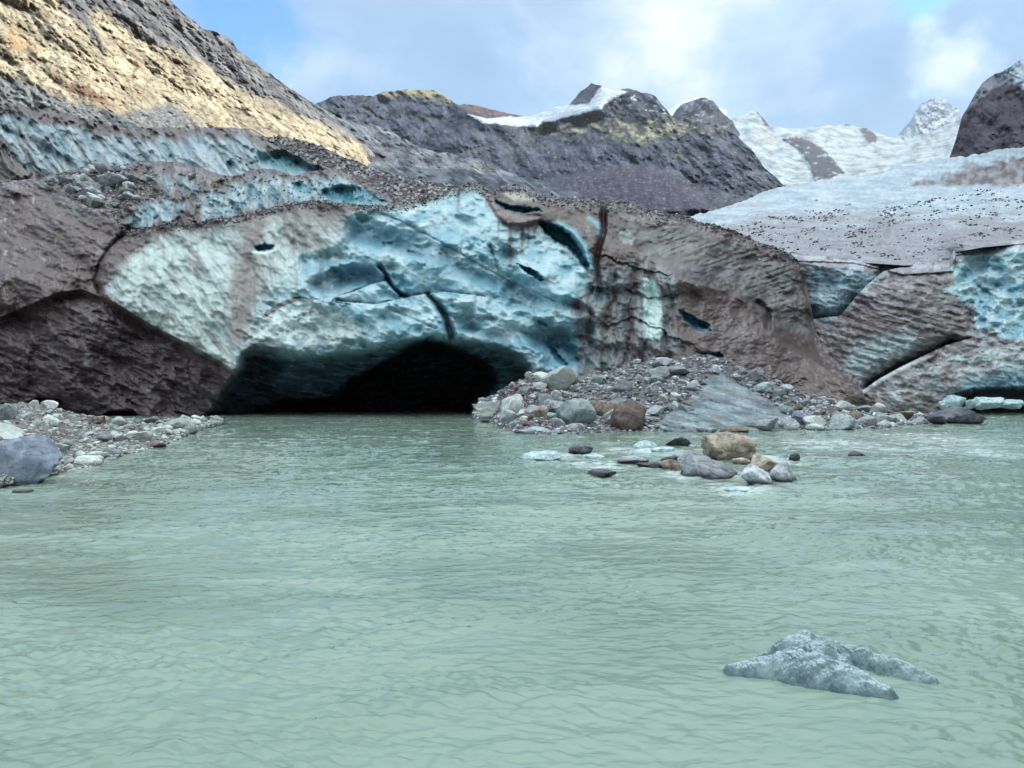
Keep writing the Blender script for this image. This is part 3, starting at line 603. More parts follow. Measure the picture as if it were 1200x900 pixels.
    g, s, t = line_d(px, py, [(420, 292), (470, 300), (520, 318), (580, 345), (640, 365), (690, 372)]); r = r - .7 * np.exp(-(g / 9)**2)
    r = r + 2.2 * ss(0, 16, poly_sdf(px, py, [(352, 330), (378, 312), (410, 304), (432, 306), (450, 320), (452, 330), (430, 336), (405, 345), (385, 352), (362, 345)])) 
    g, s, t = line_d(px, py, [(445, 312), (452, 322), (458, 335), (470, 347)]); r = r + 1.5 * np.exp(-(g / 2.4)**2)
    g, s, t = line_d(px, py, SHELF_A); r = r + 2.4 * np.exp(-g / 14) * (s < 0) * ss(0, .15, t)
    g, s, t = line_d(px, py, SHELF_B[:4]); r = r + 1.7 * np.exp(-g / 7) * (s < 0)
    g, s, t = line_d(px, py, [(470, 348), (520, 342), (570, 348), (620, 360), (680, 372)]); r = r + .9 * np.exp(-g / 8) * (s < 0) * ss(1, .6, t)
    g, s, t = line_d(px, py, [(502, 346), (513, 356), (523, 372), (529, 395)]); r = r + 3.2 * np.exp(-(g / (2.6 + 2 * t))**2)
    g, s, t = line_d(px, py, [(455, 360), (480, 372), (510, 385)]); r = r + .3 * np.exp(-(g / 1.5)**2)
    g, s, t = line_d(px, py, [(574, 288), (580, 305), (585, 318)]); r = r + .7 * np.exp(-(g / 2)**2)
    g, s, t = line_d(px, py, [(345, 350), (380, 352), (400, 356)]); r = r + .8 * np.exp(-g / 8) * (s < 0)
    r = r + 1.6 * ss(0, 22, poly_sdf(px, py, [(600, 385), (630, 378), (670, 385), (690, 410), (688, 435), (640, 430), (615, 405)]))
    r = r + 1.2 * ss(0, 16, poly_sdf(px, py, [(655, 350), (680, 348), (705, 365), (700, 378), (670, 375)]))
    for P, dep, so, _ in HOLES: r = r + .6 * dep * ss(0, so, poly_sdf(px, py, P) + 3.2 * fbm(px / 7, py / 7, 239, 4, .65))
    g, s, t = line_d(px, py, [(655, 262), (672, 272), (685, 290), (694, 315)]); r = r - .5 * np.exp(-(g / 3)**2)
    # brown bridge, drips
    r = r - .7 * ss(0, 5, poly_sdf(px, py, BRIDGE))
    # --- cracks and columns on the right
    g, s, t = line_d(px, py, [(709, 232), (707, 252), (708, 270), (702, 290), (698, 310), (703, 335), (700, 360)]); r = r + 2.2 * np.exp(-(g / 2.4)**2) * ss(1., .5, t) + .6 * np.exp(-(g / 4)**2)
    col = ss(0, 14, poly_sdf(px, py, [(672, 345), (700, 318), (760, 300), (795, 322), (800, 440), (680, 445)]))
    wob = px + 10 * fbm(px / 40, py / 30, 241, 3) + .12 * (py - 380)
    r = r + col * (.75 * np.abs(np.sin(wob / 23 * np.pi)) ** .7 * -1 + .5) + col * .5 * fbm(px / 14, py / 22, 242, 3)
    for a in ([(700, 338), (730, 336), (760, 350), (790, 345)], [(705, 300), (740, 310), (775, 320)], [(712, 380), (745, 372), (790, 395)]):
        g, s, t = line_d(px, py + 7 * fbm(px / 16, py / 16, 292, 3), a); r = r + .4 * np.exp(-g / 9) * (s > 0)
    # --- big diagonal ridge, scaly
    g, s, t = line_d(px, py, [(775, 312), (800, 330), (825, 335), (850, 342), (880, 358), (900, 385), (915, 405), (950, 420), (1012, 462)]); r = r + 2.6 * (1 - np.exp(-g / 14)) * (s < 0) * np.exp(-g / 60)
    g, s, t = line_d(px, py, [(888, 355), (900, 365), (900, 385)]); r = r + 1.2 * np.exp(-(g / 3.5)**2)
    sc = ss(0, 20, poly_sdf(px, py, [(790, 330), (850, 345), (900, 385), (1010, 462), (1005, 480), (850, 450), (820, 400)]))
    x, y = rot(px, py, -12); r = r + sc * (.16 * ridged(x / 14, y / 5, 243, 3))
    up = ss(0, 14, poly_sdf(px, py, [(750, 255), (860, 280), (935, 305), (950, 400), (905, 380), (860, 340), (800, 318), (760, 290)]))
    x, y = rot(px, py, -18); r = r + up * (.20 * ridged(x / 60, y / 6, 244, 3) + .3 * fbm(px / 40, py / 40, 245, 3))
    # --- cave
    co = poly_sdf(px, py, CAVE_LIP) + 2 * fbm(px / 14, py / 14, 246, 3); cb = poly_sdf(px, py, CAVE_BLACK) + 2.5 * fbm(px / 12, py / 12, 247, 3)
    r = r + 8 * (1 - np.exp(-np.clip(co, 0, 99) / 24)) * ss(-3, 14, co) + ss(0, 14, co) * (3.2 * fbm(px / 60, (py + .25 * np.abs(px - 480)) / 13, 248, 4)) + 9 * ss(0, 14, cb)
    return r
ICE1 = [(122, 341), (140, 318), (152, 302), (185, 280), (205, 268), (235, 262), (262, 262), (275, 290), (272, 330), (273, 370), (280, 426), (270, 430), (240, 412), (180, 380)]
ICE2 = [(303, 266), (345, 262), (352, 290), (350, 325), (335, 350), (315, 358), (305, 345), (303, 300)]
ICE3 = [(350, 300), (398, 290), (405, 256), (417, 248), (483, 239), (537, 223), (562, 222), (580, 244), (600, 262), (628, 268), (655, 280), (692, 318), (693, 345), (702, 370), (700, 440), (640, 446), (612, 425), (560, 408), (500, 402), (420, 418), (350, 424), (282, 440), (278, 400), (300, 355), (345, 330)]
ICEALL = [(122, 341), (140, 318), (152, 302), (185, 278), (215, 262), (262, 258), (300, 250), (340, 244), (405, 250), (417, 247), (483, 239), (537, 222), (562, 222), (580, 244), (600, 262), (655, 280), (692, 318), (702, 370), (700, 440), (640, 446), (612, 425), (560, 408), (500, 402), (420, 418), (350, 424), (276, 440), (270, 430), (240, 412), (180, 380)]
BRIDGE = [(562, 222), (575, 226), (590, 244), (612, 252), (636, 253), (632, 262), (615, 266), (594, 266), (580, 254), (572, 240)]
def c_front(px, py, v, D, n):
    top = prof(px, TOP_F)
    x, y = rot(px, py, 25)
    dirt = dirt_mottle(px, py, 251)
    dirt = mix(dirt, (.17, .12, .12), ss(0, 1, v) * ss(250, 0, px) * .35)
    # pale washed streaks on the brown flank
    st = ss(.12, .45, fbm(px / 7, py / 34, 252, 4, .6)) * ss(-.1, .35, fbm(px / 60, py / 40, 253, 3))
    dirt = mix(dirt, (.42, .42, .42), st * .55 * ss(330, 200, px))
    fl = ss(.28, .42, fbm(px / 9, py / 12, 254, 4, .6)) * ss(110, 30, px) * ss(350, 300, py); dirt = mix(dirt, (.46, .48, .48), fl * .6)
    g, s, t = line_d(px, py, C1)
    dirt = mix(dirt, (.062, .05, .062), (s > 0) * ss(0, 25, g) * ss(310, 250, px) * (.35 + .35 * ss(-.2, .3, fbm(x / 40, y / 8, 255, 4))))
    # ice
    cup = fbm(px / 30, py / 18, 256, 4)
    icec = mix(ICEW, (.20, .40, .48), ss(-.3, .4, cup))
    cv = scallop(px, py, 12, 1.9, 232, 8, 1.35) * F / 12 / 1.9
    icec = mix(icec, (.20, .44, .54), ss(-.05, .55, cv) * .35); icec = mix(icec, (.70, .80, .80), ss(-.05, -.45, cv) * .5)  # cups bluer, rims whiter: their shade and highlights put into the colour
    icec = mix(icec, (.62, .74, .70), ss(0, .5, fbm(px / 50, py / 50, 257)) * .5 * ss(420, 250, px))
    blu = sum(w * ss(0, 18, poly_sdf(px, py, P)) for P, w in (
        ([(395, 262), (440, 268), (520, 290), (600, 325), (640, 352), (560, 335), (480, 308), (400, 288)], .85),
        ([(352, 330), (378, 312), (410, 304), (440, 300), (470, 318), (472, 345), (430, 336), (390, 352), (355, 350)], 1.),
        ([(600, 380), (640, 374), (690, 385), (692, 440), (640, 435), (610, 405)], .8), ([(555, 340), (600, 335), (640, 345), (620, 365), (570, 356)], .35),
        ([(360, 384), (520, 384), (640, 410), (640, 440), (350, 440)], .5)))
    icec = mix(icec, (.07, .20, .30), np.clip(blu * (1 + .9 * fbm(px / 18, py / 10, 317, 4)), 0, 1) * .85)  # blue of the hollows, their shade darkened into the colour as well
    k = 7 * fbm(px / 14, py / 14, 258, 6, .72) + 7 * fbm(px / 6, py / 26, 259, 5, .65)
    qx = px + 9 * fbm(px / 28, py / 28, 290, 4); qy = py + 9 * fbm(px / 28, py / 28, 291, 4)
    i1 = ss(-3, 5, poly_sdf(qx, qy, ICE1) + 1.2 * k); i2 = ss(-5, 10, poly_sdf(qx, qy, ICE2) + 2 * k); i3 = ss(-1, 5, poly_sdf(qx * .6 + px * .4, qy * .6 + py * .4, ICE3) + .9 * k)
    x2, y2 = rot(px, py, 50)
    ic1 = mix((.50, .61, .59), (.19, .28, .32), ss(.0, .45, fbm(x2 / 40, y2 / 7, 260, 5, .6)) * .8)
    ic1 = mix(ic1, (.20, .17, .18), ss(.1, .4, fbm(x2 / 60, y2 / 10, 261, 4) + .2 * ss(310, 265, py) * ss(185, 215, px)) * .8)
    i0 = ss(-9, 9, poly_sdf(qx * .5 + px * .5, qy * .5 + py * .5, ICEALL) + .9 * k)
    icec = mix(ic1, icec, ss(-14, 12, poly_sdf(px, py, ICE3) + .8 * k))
    # run-off: thin silt veils over the ice, heavier under the crest and down the rib
    veil = 1.05 * np.exp(-((px - 288 + .10 * (py - 330) - 9 * fbm(px / 30, py / 40, 293, 4)) / 17)**2) * ss(425, 390, py)
    veil = veil + .75 * ss(400, 365, px + 10 * fbm(px / 9, py / 40, 294, 4)) * ss(325, 350, px) * ss(312, 270, py + 22 * fbm(px / 7, py / 60, 295, 4))
    veil = veil + .55 * ss(30, 6, py - top + 16 * fbm(px / 9, py / 60, 296, 5, .65)) * ss(430, 400, px)
    veil = veil + .5 * ss(-.05, .45, fbm(px / 9, py / 60, 297, 5, .62) + .25 * fbm(px / 50, py / 50, 298)) * ss(440, 380, px)
    veil = veil + .45 * ss(.1, .5, fbm(px / 14, py / 50, 299, 5, .6)) * ss(560, 690, px)
    veil = np.clip(veil, 0, 1)
    silt = mix((.13, .095, .09), (.22, .185, .17), ss(-.3, .4, fbm(px / 20, py / 30, 300, 5, .6)))
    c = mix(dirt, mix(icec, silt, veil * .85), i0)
    # ice faintly showing between 275 and 405 px
    brs = ss(-.05, .35, fbm(px / 12, py / 34, 262, 5, .65)) * ss(0, 10, poly_sdf(px, py, [(275, 255), (410, 245), (400, 300), (350, 330), (300, 350), (278, 400)])); 
    # lip of the cave, rough grey-white
    lip = ss(0, 10, poly_sdf(px, py, [(280, 420), (285, 385), (310, 358), (350, 350), (400, 360), (440, 392), (400, 410), (340, 415)]) + .8 * k)
    c = mix(c, mix((.62, .72, .70), (.26, .30, .34), ss(-.1, .35, fbm(px / 12, py / 9, 263, 4, .6) + .5 * ss(385, 410, py) - .1)), lip * .85)
    g, s, t = line_d(px, py, [(312, 368), (330, 356), (350, 350), (365, 352)]); c = mix(c, DIRT, .8 * ss(4, 1.5, g + 2 * fbm(px / 5, py / 5, 264)))
    if 0: c = mix(c, DIRT, .65 * ss(12, 3, np.abs(px - 289 + .08 * (py - 330)) + 5 * fbm(px / 6, py / 30, 265)) * ss(255, 270, py) * ss(410, 380, py))
    # drips from the brown bridge
    c = mix(c, (.17, .115, .11), ss(-1, 2, poly_sdf(px, py, BRIDGE) + 2 * fbm(px / 5, py / 5, 266)))
    for xx, y0, y1, w in ((584, 240, 290, 1.5), (598, 258, 326, 3.2), (612, 258, 312, 2.6), (619, 258, 300, 1.6), (626, 258, 292, 1.6), (537, 222, 262, 2)):
        c = mix(c, (.15, .105, .105), .85 * np.exp(-((px - xx - 1.5 * fbm(py / 15, px * 0 + xx, 267, 2)) / w)**2) * ss(y1, y1 - 30, py) * ss(y0 - 4, y0, py))
    # right block
    rb = ss(694, 704, px + 3 * fbm(px / 8, py / 8, 268))
    upc = mix((.066, .056, .060), (.165, .165, .165), ss(-.3, .4, fbm(px / 40, py / 20, 269, 4)))
    xs_, ys_ = rot(px, py, -18); upc = mix(upc, (.24, .25, .25), ss(.1, .5, fbm(xs_ / 40, ys_ / 4, 270, 4)) * .5)
    colc = mix((.11, .085, .09), (.28, .33, .34), ss(-.3, .35, fbm(px / 12, py / 26, 271, 5, .6)) * .8)
    colc = mix(colc, (.08, .17, .20), ss(.1, .45, fbm(px / 16, py / 26, 272, 4)) * .8)
    colm = ss(-6, 10, poly_sdf(px, py, [(668, 352), (700, 318), (760, 295), (795, 322), (800, 440), (680, 445)]) + 6 * fbm(px / 10, py / 12, 273))
    rbc = mix(dirt_mottle(px, py, 274), upc, ss(-4, 10, poly_sdf(px, py, [(735, 262), (780, 262), (860, 285), (935, 310), (955, 402), (905, 380), (860, 342), (800, 318), (760, 300)]) + 5 * fbm(px / 12, py / 12, 275)))
    rbc = mix(rbc, mix((.105, .078, .075), (.25, .225, .21), ss(.1, .5, fbm(px / 5, py / 3.4, 276, 3))), ss(-3, 8, poly_sdf(px, py, [(785, 335), (850, 345), (900, 385), (1015, 462), (1010, 482), (850, 455), (815, 400)])) * .7)
    c = mix(c, rbc, rb); c = mix(c, colc, colm * .9)
    wh = ss(-2, 4, poly_sdf(px, py, [(752, 325), (768, 328), (776, 345), (778, 392), (766, 400), (754, 396)]) + 4 * fbm(px / 5, py / 12, 277)); c = mix(c, (.56, .72, .70), wh * .95)
    wh = ss(-1, 4, poly_sdf(px, py, [(722, 268), (745, 270), (742, 288), (728, 286)]) + 4 * fbm(px / 6, py / 6, 278)); c = mix(c, (.36, .42, .40), wh * .7)
    wh = ss(-2, 4, poly_sdf(px, py, [(585, 224), (612, 222), (632, 236), (600, 236)]) + 4 * fbm(px / 5, py / 5, 279)); c = mix(c, (.46, .44, .40), wh * .7)
    for P, dep, so, w in HOLES: c = mix(c, (.03, .20, .30), w * ss(-2, so * .9, poly_sdf(px, py, P) + 3.2 * fbm(px / 7, py / 7, 239, 4, .65)))
    g, s, t = line_d(px, py, [(655, 262), (672, 272), (685, 290), (694, 315)]); c = mix(c, (.16, .40, .48), np.exp(-(g / 4)**2) * .9)
    g, s, t = line_d(px, py, [(297, 295), (310, 297), (322, 293)]); c = mix(c, (.75, .88, .90), np.exp(-(g / 1.5)**2))
    g, s, t = line_d(px, py, [(690, 255), (700, 262), (704, 275)]); c = mix(c, (.14, .34, .40), np.exp(-(g / 3)**2) * .9)
    # crest dirt and stones
    cr = ss(11, 3, py - top + 6 * fbm(px / 12, py / 12, 280) - 7 * ss(230, 60, px) - 10 * ss(700, 730, px)); cr = cr * (1 - .55 * ss(400, 420, px) * ss(590, 570, px))
    c = mix(c, mix(rubble_tint(px, py, 281), (.10, .07, .075), .55), cr)
    # cave: dim teal ceiling, then the inner darkness painted in near black
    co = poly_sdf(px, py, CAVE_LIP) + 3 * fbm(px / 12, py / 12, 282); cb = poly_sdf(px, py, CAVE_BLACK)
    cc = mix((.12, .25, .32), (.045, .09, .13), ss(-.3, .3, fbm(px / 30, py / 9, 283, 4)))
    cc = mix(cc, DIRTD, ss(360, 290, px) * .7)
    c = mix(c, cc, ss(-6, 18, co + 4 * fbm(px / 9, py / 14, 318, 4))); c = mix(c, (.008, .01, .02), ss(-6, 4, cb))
    return c
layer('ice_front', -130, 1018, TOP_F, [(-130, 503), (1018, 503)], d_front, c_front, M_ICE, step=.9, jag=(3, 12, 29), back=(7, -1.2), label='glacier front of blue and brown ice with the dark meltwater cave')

# ------------------------------------------------------------------ water, one sheet under everything
FOAM = [(655, 536, 30), (740, 528, 45), (790, 531, 40), (870, 574, 36), (860, 535, 40), (910, 541, 30), (700, 545, 40), (810, 560, 30), (980, 520, 80), (1090, 515, 90), (1150, 530, 60)]
def wl(py): return CAMZ * F / (py - 450.)
def build_water():
    ys = np.concatenate([np.array([-300, -80, -20, -5, 0]), np.geomspace(2.2, 14, 600), np.geomspace(14.1, 60, 330), np.array([75, 110, 200, 500, 1200, 4000])])
    side = np.array([.03, .1, .25, .5, 1.]); nu = 710; u = np.linspace(-1, 1, 700)
    half = np.maximum(np.abs(ys) * .85, 1.9) + 1; half[ys < 2] = 60; half[ys > 60] = 5000
    out_ = np.maximum(70 - half, 1); X = u[None] * half[:, None]
    X = np.concatenate([-(half[:, None] + out_[:, None] * side[::-1][None]), X, half[:, None] + out_[:, None] * side[None]], 1); Y = np.repeat(ys[:, None], nu, 1)
    amp = ss(1.5, 3, Y) * ss(60, 48, Y)
    wx = X + .5 * fbm(X / 3, Y / 2, 301, 2); wy = Y + .35 * fbm(X / 2.5 + 9, Y / 2, 302, 2)
    a1x, a1y = rot(wx, wy, 8); a2x, a2y = rot(wx, wy, -14)
    near = ss(9, 4, Y); Z = .036 * fbm(a1x / .36, a1y / .15, 303, 3, .55) * (1 - .4 * near) + .012 * ridged(a2x / .26, a2y / .11, 304, 2) + near * .022 * fbm(a2x / .17, a2y / .09, 314, 2) + .03 * fbm(a1x / .9, a1y / .4, 311, 2) + .04 * fbm(X / 3.5, Y / 1.6, 305, 2)
    # rougher where the stream runs over the shallows on the right
    rough = ss(10, 16, Y) * ss(-.1, .15, X / np.maximum(Y, .1)); Z = Z + rough * (.05 * fbm(X / 1.2, Y / .6, 306, 4) + .03 * ridged(X / .8, Y / .5, 307, 3))
    Z = Z * amp * (.95 + .05 * ss(3, 12, Y)) * (.45 + .9 * ss(-.35, .3, fbm(X / 2.8, Y / 1.5, 316, 3)))
    V = np.stack([X, Y, Z], -1)
    # bottom silt and foam: colour of the water itself
    pxs = 600 + X / np.maximum(Y, .1) * F
    foam = ss(.25, .6, fbm(X / 1.6, Y / .9, 308, 5, .65)) * rough
    c = mix((.185, .265, .215), (.24, .33, .27), ss(-.3, .3, fbm(X / 6, Y / 3, 309)))
    silt = ss(.0, .5, fbm(X / 2.6, Y / .8, 312, 5, .6)) * ss(4, 9, Y); c = mix(c, (.36, .44, .40), silt * .6)
    c = mix(c, (.62, .72, .68), foam * .75)
    for fx, fy, fr in FOAM:
        D_ = wl(fy); d_ = np.hypot((X - (fx - 600) / F * D_) , (Y - D_) * .55) / (fr / F * D_)
        c = mix(c, (.70, .80, .78), ss(1.2, .1, d_ + 1.1 * fbm(X / .6, Y / .3, 313, 5, .65)) * .6)
    me = mesh_np('water', V.reshape(-1, 3), grid_faces(len(ys), nu), c.reshape(-1, 3), [])
    m = bpy.data.materials.new('glacial_milk_water'); m.use_nodes = True; nt = m.node_tree; N = nt.nodes; L = nt.links; N.clear()
    out = N.new('ShaderNodeOutputMaterial'); at = N.new('ShaderNodeAttribute'); at.attribute_name = 'Col'
    df = N.new('ShaderNodeBsdfDiffuse'); L.new(at.outputs['Color'], df.inputs[0])        # light scattered back by the silt
    gl = N.new('ShaderNodeBsdfGlossy'); gl.inputs['Roughness'].default_value = .035; gl.inputs[0].default_value = (1, 1, 1, 1)
    fr = N.new('ShaderNodeFresnel'); fr.inputs[0].default_value = 1.42; mxs = N.new('ShaderNodeMixShader')
    L.new(fr.outputs[0], mxs.inputs[0]); L.new(df.outputs[0], mxs.inputs[1]); L.new(gl.outputs[0], mxs.inputs[2]); L.new(mxs.outputs[0], out.inputs[0])
    tc = N.new('ShaderNodeTexCoord')
    def nz(sc, st, rotz, det):
        mp = N.new('ShaderNodeMapping'); mp.inputs['Scale'].default_value = st; mp.inputs['Rotation'].default_value = (0, 0, rotz)
        L.new(tc.outputs['Object'], mp.inputs[0]); n = N.new('ShaderNodeTexNoise'); n.inputs['Scale'].default_value = sc; n.inputs['Detail'].default_value = det
        n.inputs['Distortion'].default_value = .6; L.new(mp.outputs[0], n.inputs[0]); return n.outputs['Fac']
    a = nz(4.5, (.45, 1, 1), .12, 3); b = nz(11, (.5, 1, 1), -.2, 3)
    ad = N.new('ShaderNodeMath'); ad.operation = 'MULTIPLY_ADD'; L.new(b, ad.inputs[0]); ad.inputs[1].default_value = .4; L.new(a, ad.inputs[2])
    bp = N.new('ShaderNodeBump'); bp.inputs['Strength'].default_value = 1; bp.inputs['Distance'].default_value = .022
    L.new(ad.outputs[0], bp.inputs['Height']); L.new(bp.outputs[0], gl.inputs['Normal']); L.new(bp.outputs[0], fr.inputs['Normal'])
    me.materials.append(m)
    tag(link('water', me), kind='structure', label='milky green glacial meltwater river')
build_water()
# ground sheet below and around the river, out to the horizon
gm = mesh_np('ground', [(-6000, -2000, -1.5), (6000, -2000, -1.5), (6000, 6000, -1.5), (-6000, 6000, -1.5)], [(0, 1, 2, 3)], [(.2, .2, .2)] * 4, [M_BANK])
tag(link('ground', gm), kind='structure')

# ------------------------------------------------------------------ banks
def wl(py): return CAMZ * F / (py - 450.)
def d_left_bank(px, py, v):
    b = prof(px, BANK_L_BOT); t = prof(px, BANK_L_TOP)
    ht = 2 - (t - 450) * 44.5 / F
    return (2 - np.maximum(ht, .12) * v**.75 - .10 * np.sin(np.pi * np.clip(v, 0, 1)) ) * F / np.maximum(py - 450, 15) + .15 * fbm(px / 25, py / 10, 321) + .1 * fbm(px / 6, py / 3, 322)
def c_bank(px, py, v, D, n):
    c = rubble_tint(px, py, 323); c = mix(c, (.26, .25, .24), .5)
    return mix(c, (.15, .10, .10), ss(-.1, .4, fbm(px / 30, py / 9, 324)) * .8 * ss(.2, .6, v))
BANK_L_TOP = [(-1100, 466), (-400, 470), (-130, 472), (0, 474), (30, 472), (60, 475), (80, 482), (110, 489), (140, 490), (180, 491), (225, 491), (262, 489)]
BANK_L_BOT = [(-1100, 520), (-500, 560), (-130, 585), (0, 572), (40, 562), (70, 555), (100, 550), (125, 541), (150, 533), (185, 524), (205, 517), (225, 508), (245, 501), (262, 497)]
layer('gravel_bank', -1100, 262, BANK_L_TOP, BANK_L_BOT, d_left_bank, c_bank, M_BANK, step=1.2, jag=(1.5, 10, 31), back=(3, -.3), label='grey gravel bank on the left shore')
MOR_TOP = [(553, 486), (560, 473), (580, 462), (600, 450), (615, 443), (640, 440), (680, 444), (700, 438), (725, 432), (745, 425), (775, 421), (800, 419), (830, 416), (850, 419), (865, 429), (890, 438), (920, 452), (945, 462), (975, 470), (1000, 476), (1030, 484), (1060, 486), (1120, 484), (1150, 489)]
MOR_BOT = [(553, 491), (570, 494), (590, 503), (610, 508), (640, 510), (700, 507), (760, 507), (860, 507), (940, 505), (1000, 505), (1040, 502), (1080, 498), (1120, 496), (1150, 494)]
SLAB = [(768, 498), (790, 478), (815, 462), (830, 440), (848, 438), (870, 450), (905, 470), (925, 488), (922, 506), (770, 508)]
def d_mor(px, py, v):
    b = prof(px, MOR_BOT); Db = wl(b); Dt = prof(px, [(553, 44), (600, 43), (800, 43), (900, 43.5), (1000, 45), (1060, 44), (1150, 42)])
    r = Db + (Dt - Db) * v**1.15 + .5 * fbm(px / 45, py / 22, 331) * ss(0, .3, v)
    sl = ss(-2, 8, poly_sdf(px, py, SLAB) + 4 * fbm(px / 14, py / 8, 334))
    x, y = rot(px, py, 12)
    r = np.minimum(r, np.where(py > 453, wl(np.maximum(py, 453)) * (1 - .03 * ss(0, .15, v)), 999))
    return r + .25 * fbm(px / 8, py / 6, 332, 3) * (1 - sl) + sl * (.55 * ridged(x / 50, y / 9, 333, 3) * .6 - .5)
def c_mor(px, py, v, D, n):
    c = mix(rubble_tint(px, py, 335), (.13, .125, .14), .6)
    c = mix(c, (.075, .05, .06), ss(0, 8, poly_sdf(px, py, [(565, 470), (585, 458), (610, 443), (645, 440), (655, 460), (640, 478), (600, 480)]) + 6 * fbm(px / 9, py / 7, 336)))
    c = mix(c, (.17, .15, .155), ss(840, 880, px) * ss(460, 430, py) * .7)
    x, y = rot(px, py, 12)
    sl = ss(-2, 4, poly_sdf(px, py, SLAB) + 5 * fbm(px / 14, py / 8, 334))
    sc = mix((.14, .17, .19), (.32, .39, .42), ss(-.3, .4, fbm(x / 40, y / 7, 337, 5, .6))); sc = mix(sc, (.22, .18, .18), ss(.1, .4, fbm(x / 30, y / 12, 338)) * .5)
    return mix(c, sc, sl)
layer('moraine_bank', 553, 1150, MOR_TOP, MOR_BOT, d_mor, c_mor, M_BANK, step=.9, jag=(3, 9, 33), back=(2.5, -.6), label='moraine bank of rubble and smooth bedrock at the foot of the ice')

# ------------------------------------------------------------------ stones
def ico(sub):
    bm = bmesh.new(); bmesh.ops.create_icosphere(bm, subdivisions=sub, radius=1)
    V = np.array([v.co[:] for v in bm.verts]); Fc = np.array([[v.index for v in f.verts] for f in bm.faces]); bm.free(); return V, Fc
ICO = {s: ico(s) for s in (1, 2, 3, 4)}
def noise3(V, s, seed):
    return (perlin(V[:, 0] * s + 3.1, V[:, 1] * s + V[:, 2] * s * .6, seed) + perlin(V[:, 1] * s, V[:, 2] * s - V[:, 0] * s * .5 + 7, seed + 1) + perlin(V[:, 2] * s + 5, V[:, 0] * s + V[:, 1] * s * .4, seed + 2)) / 2
def rock_shape(sub, rs, planes=11, rough=.05, roundness=.25):
    V, Fc = ICO[sub]; n = rs.randn(planes, 3); n /= np.linalg.norm(n, axis=1, keepdims=True)
    d = .36 + .34 * rs.rand(planes)
    q = d[None] / np.maximum(V @ n.T, 1e-3)
    r = np.minimum(q.min(1), 1.0); r = r * (1 - roundness) + roundness * .85
    sd = rs.randint(900)
    r = r * (1 + rough * noise3(V, 2.2, sd) * 2 + rough * .6 * noise3(V, 6, sd + 5) + rough * .35 * noise3(V, 14, sd + 9))
    cr = noise3(V, 1.3, sd + 20); r = r * (1 - .07 * np.clip(1 - np.abs(cr) / .07, 0, 1))
    cr = noise3(V, 2.6, sd + 30); r = r * (1 - .04 * np.clip(1 - np.abs(cr) / .06, 0, 1))
    return V * r[:, None], Fc
def stone_mat(name, c1, c2, rough=.8, spots=None, scale=7, wet=True):
    m = bpy.data.materials.new(name); m.use_nodes = True; nt = m.node_tree; N = nt.nodes; L = nt.links; p = N['Principled BSDF']
    tc = N.new('ShaderNodeTexCoord'); oi = N.new('ShaderNodeObjectInfo')
    ad = N.new('ShaderNodeVectorMath'); ad.operation = 'ADD'; L.new(tc.outputs['Object'], ad.inputs[0])
    vm = N.new('ShaderNodeVectorMath'); vm.operation = 'SCALE'; L.new(oi.outputs['Location'], vm.inputs[0]); vm.inputs['Scale'].default_value = 3.3; L.new(vm.outputs[0], ad.inputs[1])
    n = N.new('ShaderNodeTexNoise'); n.inputs['Scale'].default_value = scale * .4; n.inputs['Detail'].default_value = 10; n.inputs['Roughness'].default_value = .78; n.inputs['Distortion'].default_value = .8; L.new(ad.outputs[0], n.inputs[0])
    cr = N.new('ShaderNodeValToRGB'); L.new(n.outputs['Fac'], cr.inputs[0]); e = cr.color_ramp.elements
    e[0].position = .40; e[0].color = (*c1, 1); e[1].position = .60; e[1].color = (*c2, 1)
    if spots: x = e.new(.60); x.color = (*spots, 1)
    mr = N.new('ShaderNodeMapRange'); L.new(oi.outputs['Random'], mr.inputs[0]); mr.inputs[3].default_value = .62; mr.inputs[4].default_value = 1.3
    v2 = N.new('ShaderNodeVectorMath'); v2.operation = 'SCALE'; L.new(cr.outputs[0], v2.inputs[0]); L.new(mr.outputs[0], v2.inputs['Scale'])
    col = v2.outputs[0]
    if wet:        # soaked band along the waterline
        g = N.new('ShaderNodeNewGeometry'); sp = N.new('ShaderNodeSeparateXYZ'); L.new(g.outputs['Position'], sp.inputs[0])
        w = N.new('ShaderNodeMapRange'); L.new(sp.outputs['Z'], w.inputs[0]); w.inputs[1].default_value = .06; w.inputs[2].default_value = .15; w.inputs[3].default_value = .3; w.inputs[4].default_value = 1
        v3 = N.new('ShaderNodeVectorMath'); v3.operation = 'SCALE'; L.new(col, v3.inputs[0]); L.new(w.outputs[0], v3.inputs['Scale']); col = v3.outputs[0]
    L.new(col, p.inputs['Base Color'])
    n2 = N.new('ShaderNodeTexNoise'); n2.inputs['Scale'].default_value = scale * 2; n2.inputs['Detail'].default_value = 6; L.new(ad.outputs[0], n2.inputs[0])
    bp = N.new('ShaderNodeBump'); bp.inputs['Strength'].default_value = .7; bp.inputs['Distance'].default_value = .03; L.new(n2.outputs['Fac'], bp.inputs['Height']); L.new(bp.outputs[0], p.inputs['Normal'])
    p.inputs['Roughness'].default_value = rough; p.inputs['Specular IOR Level'].default_value = .3
    return m
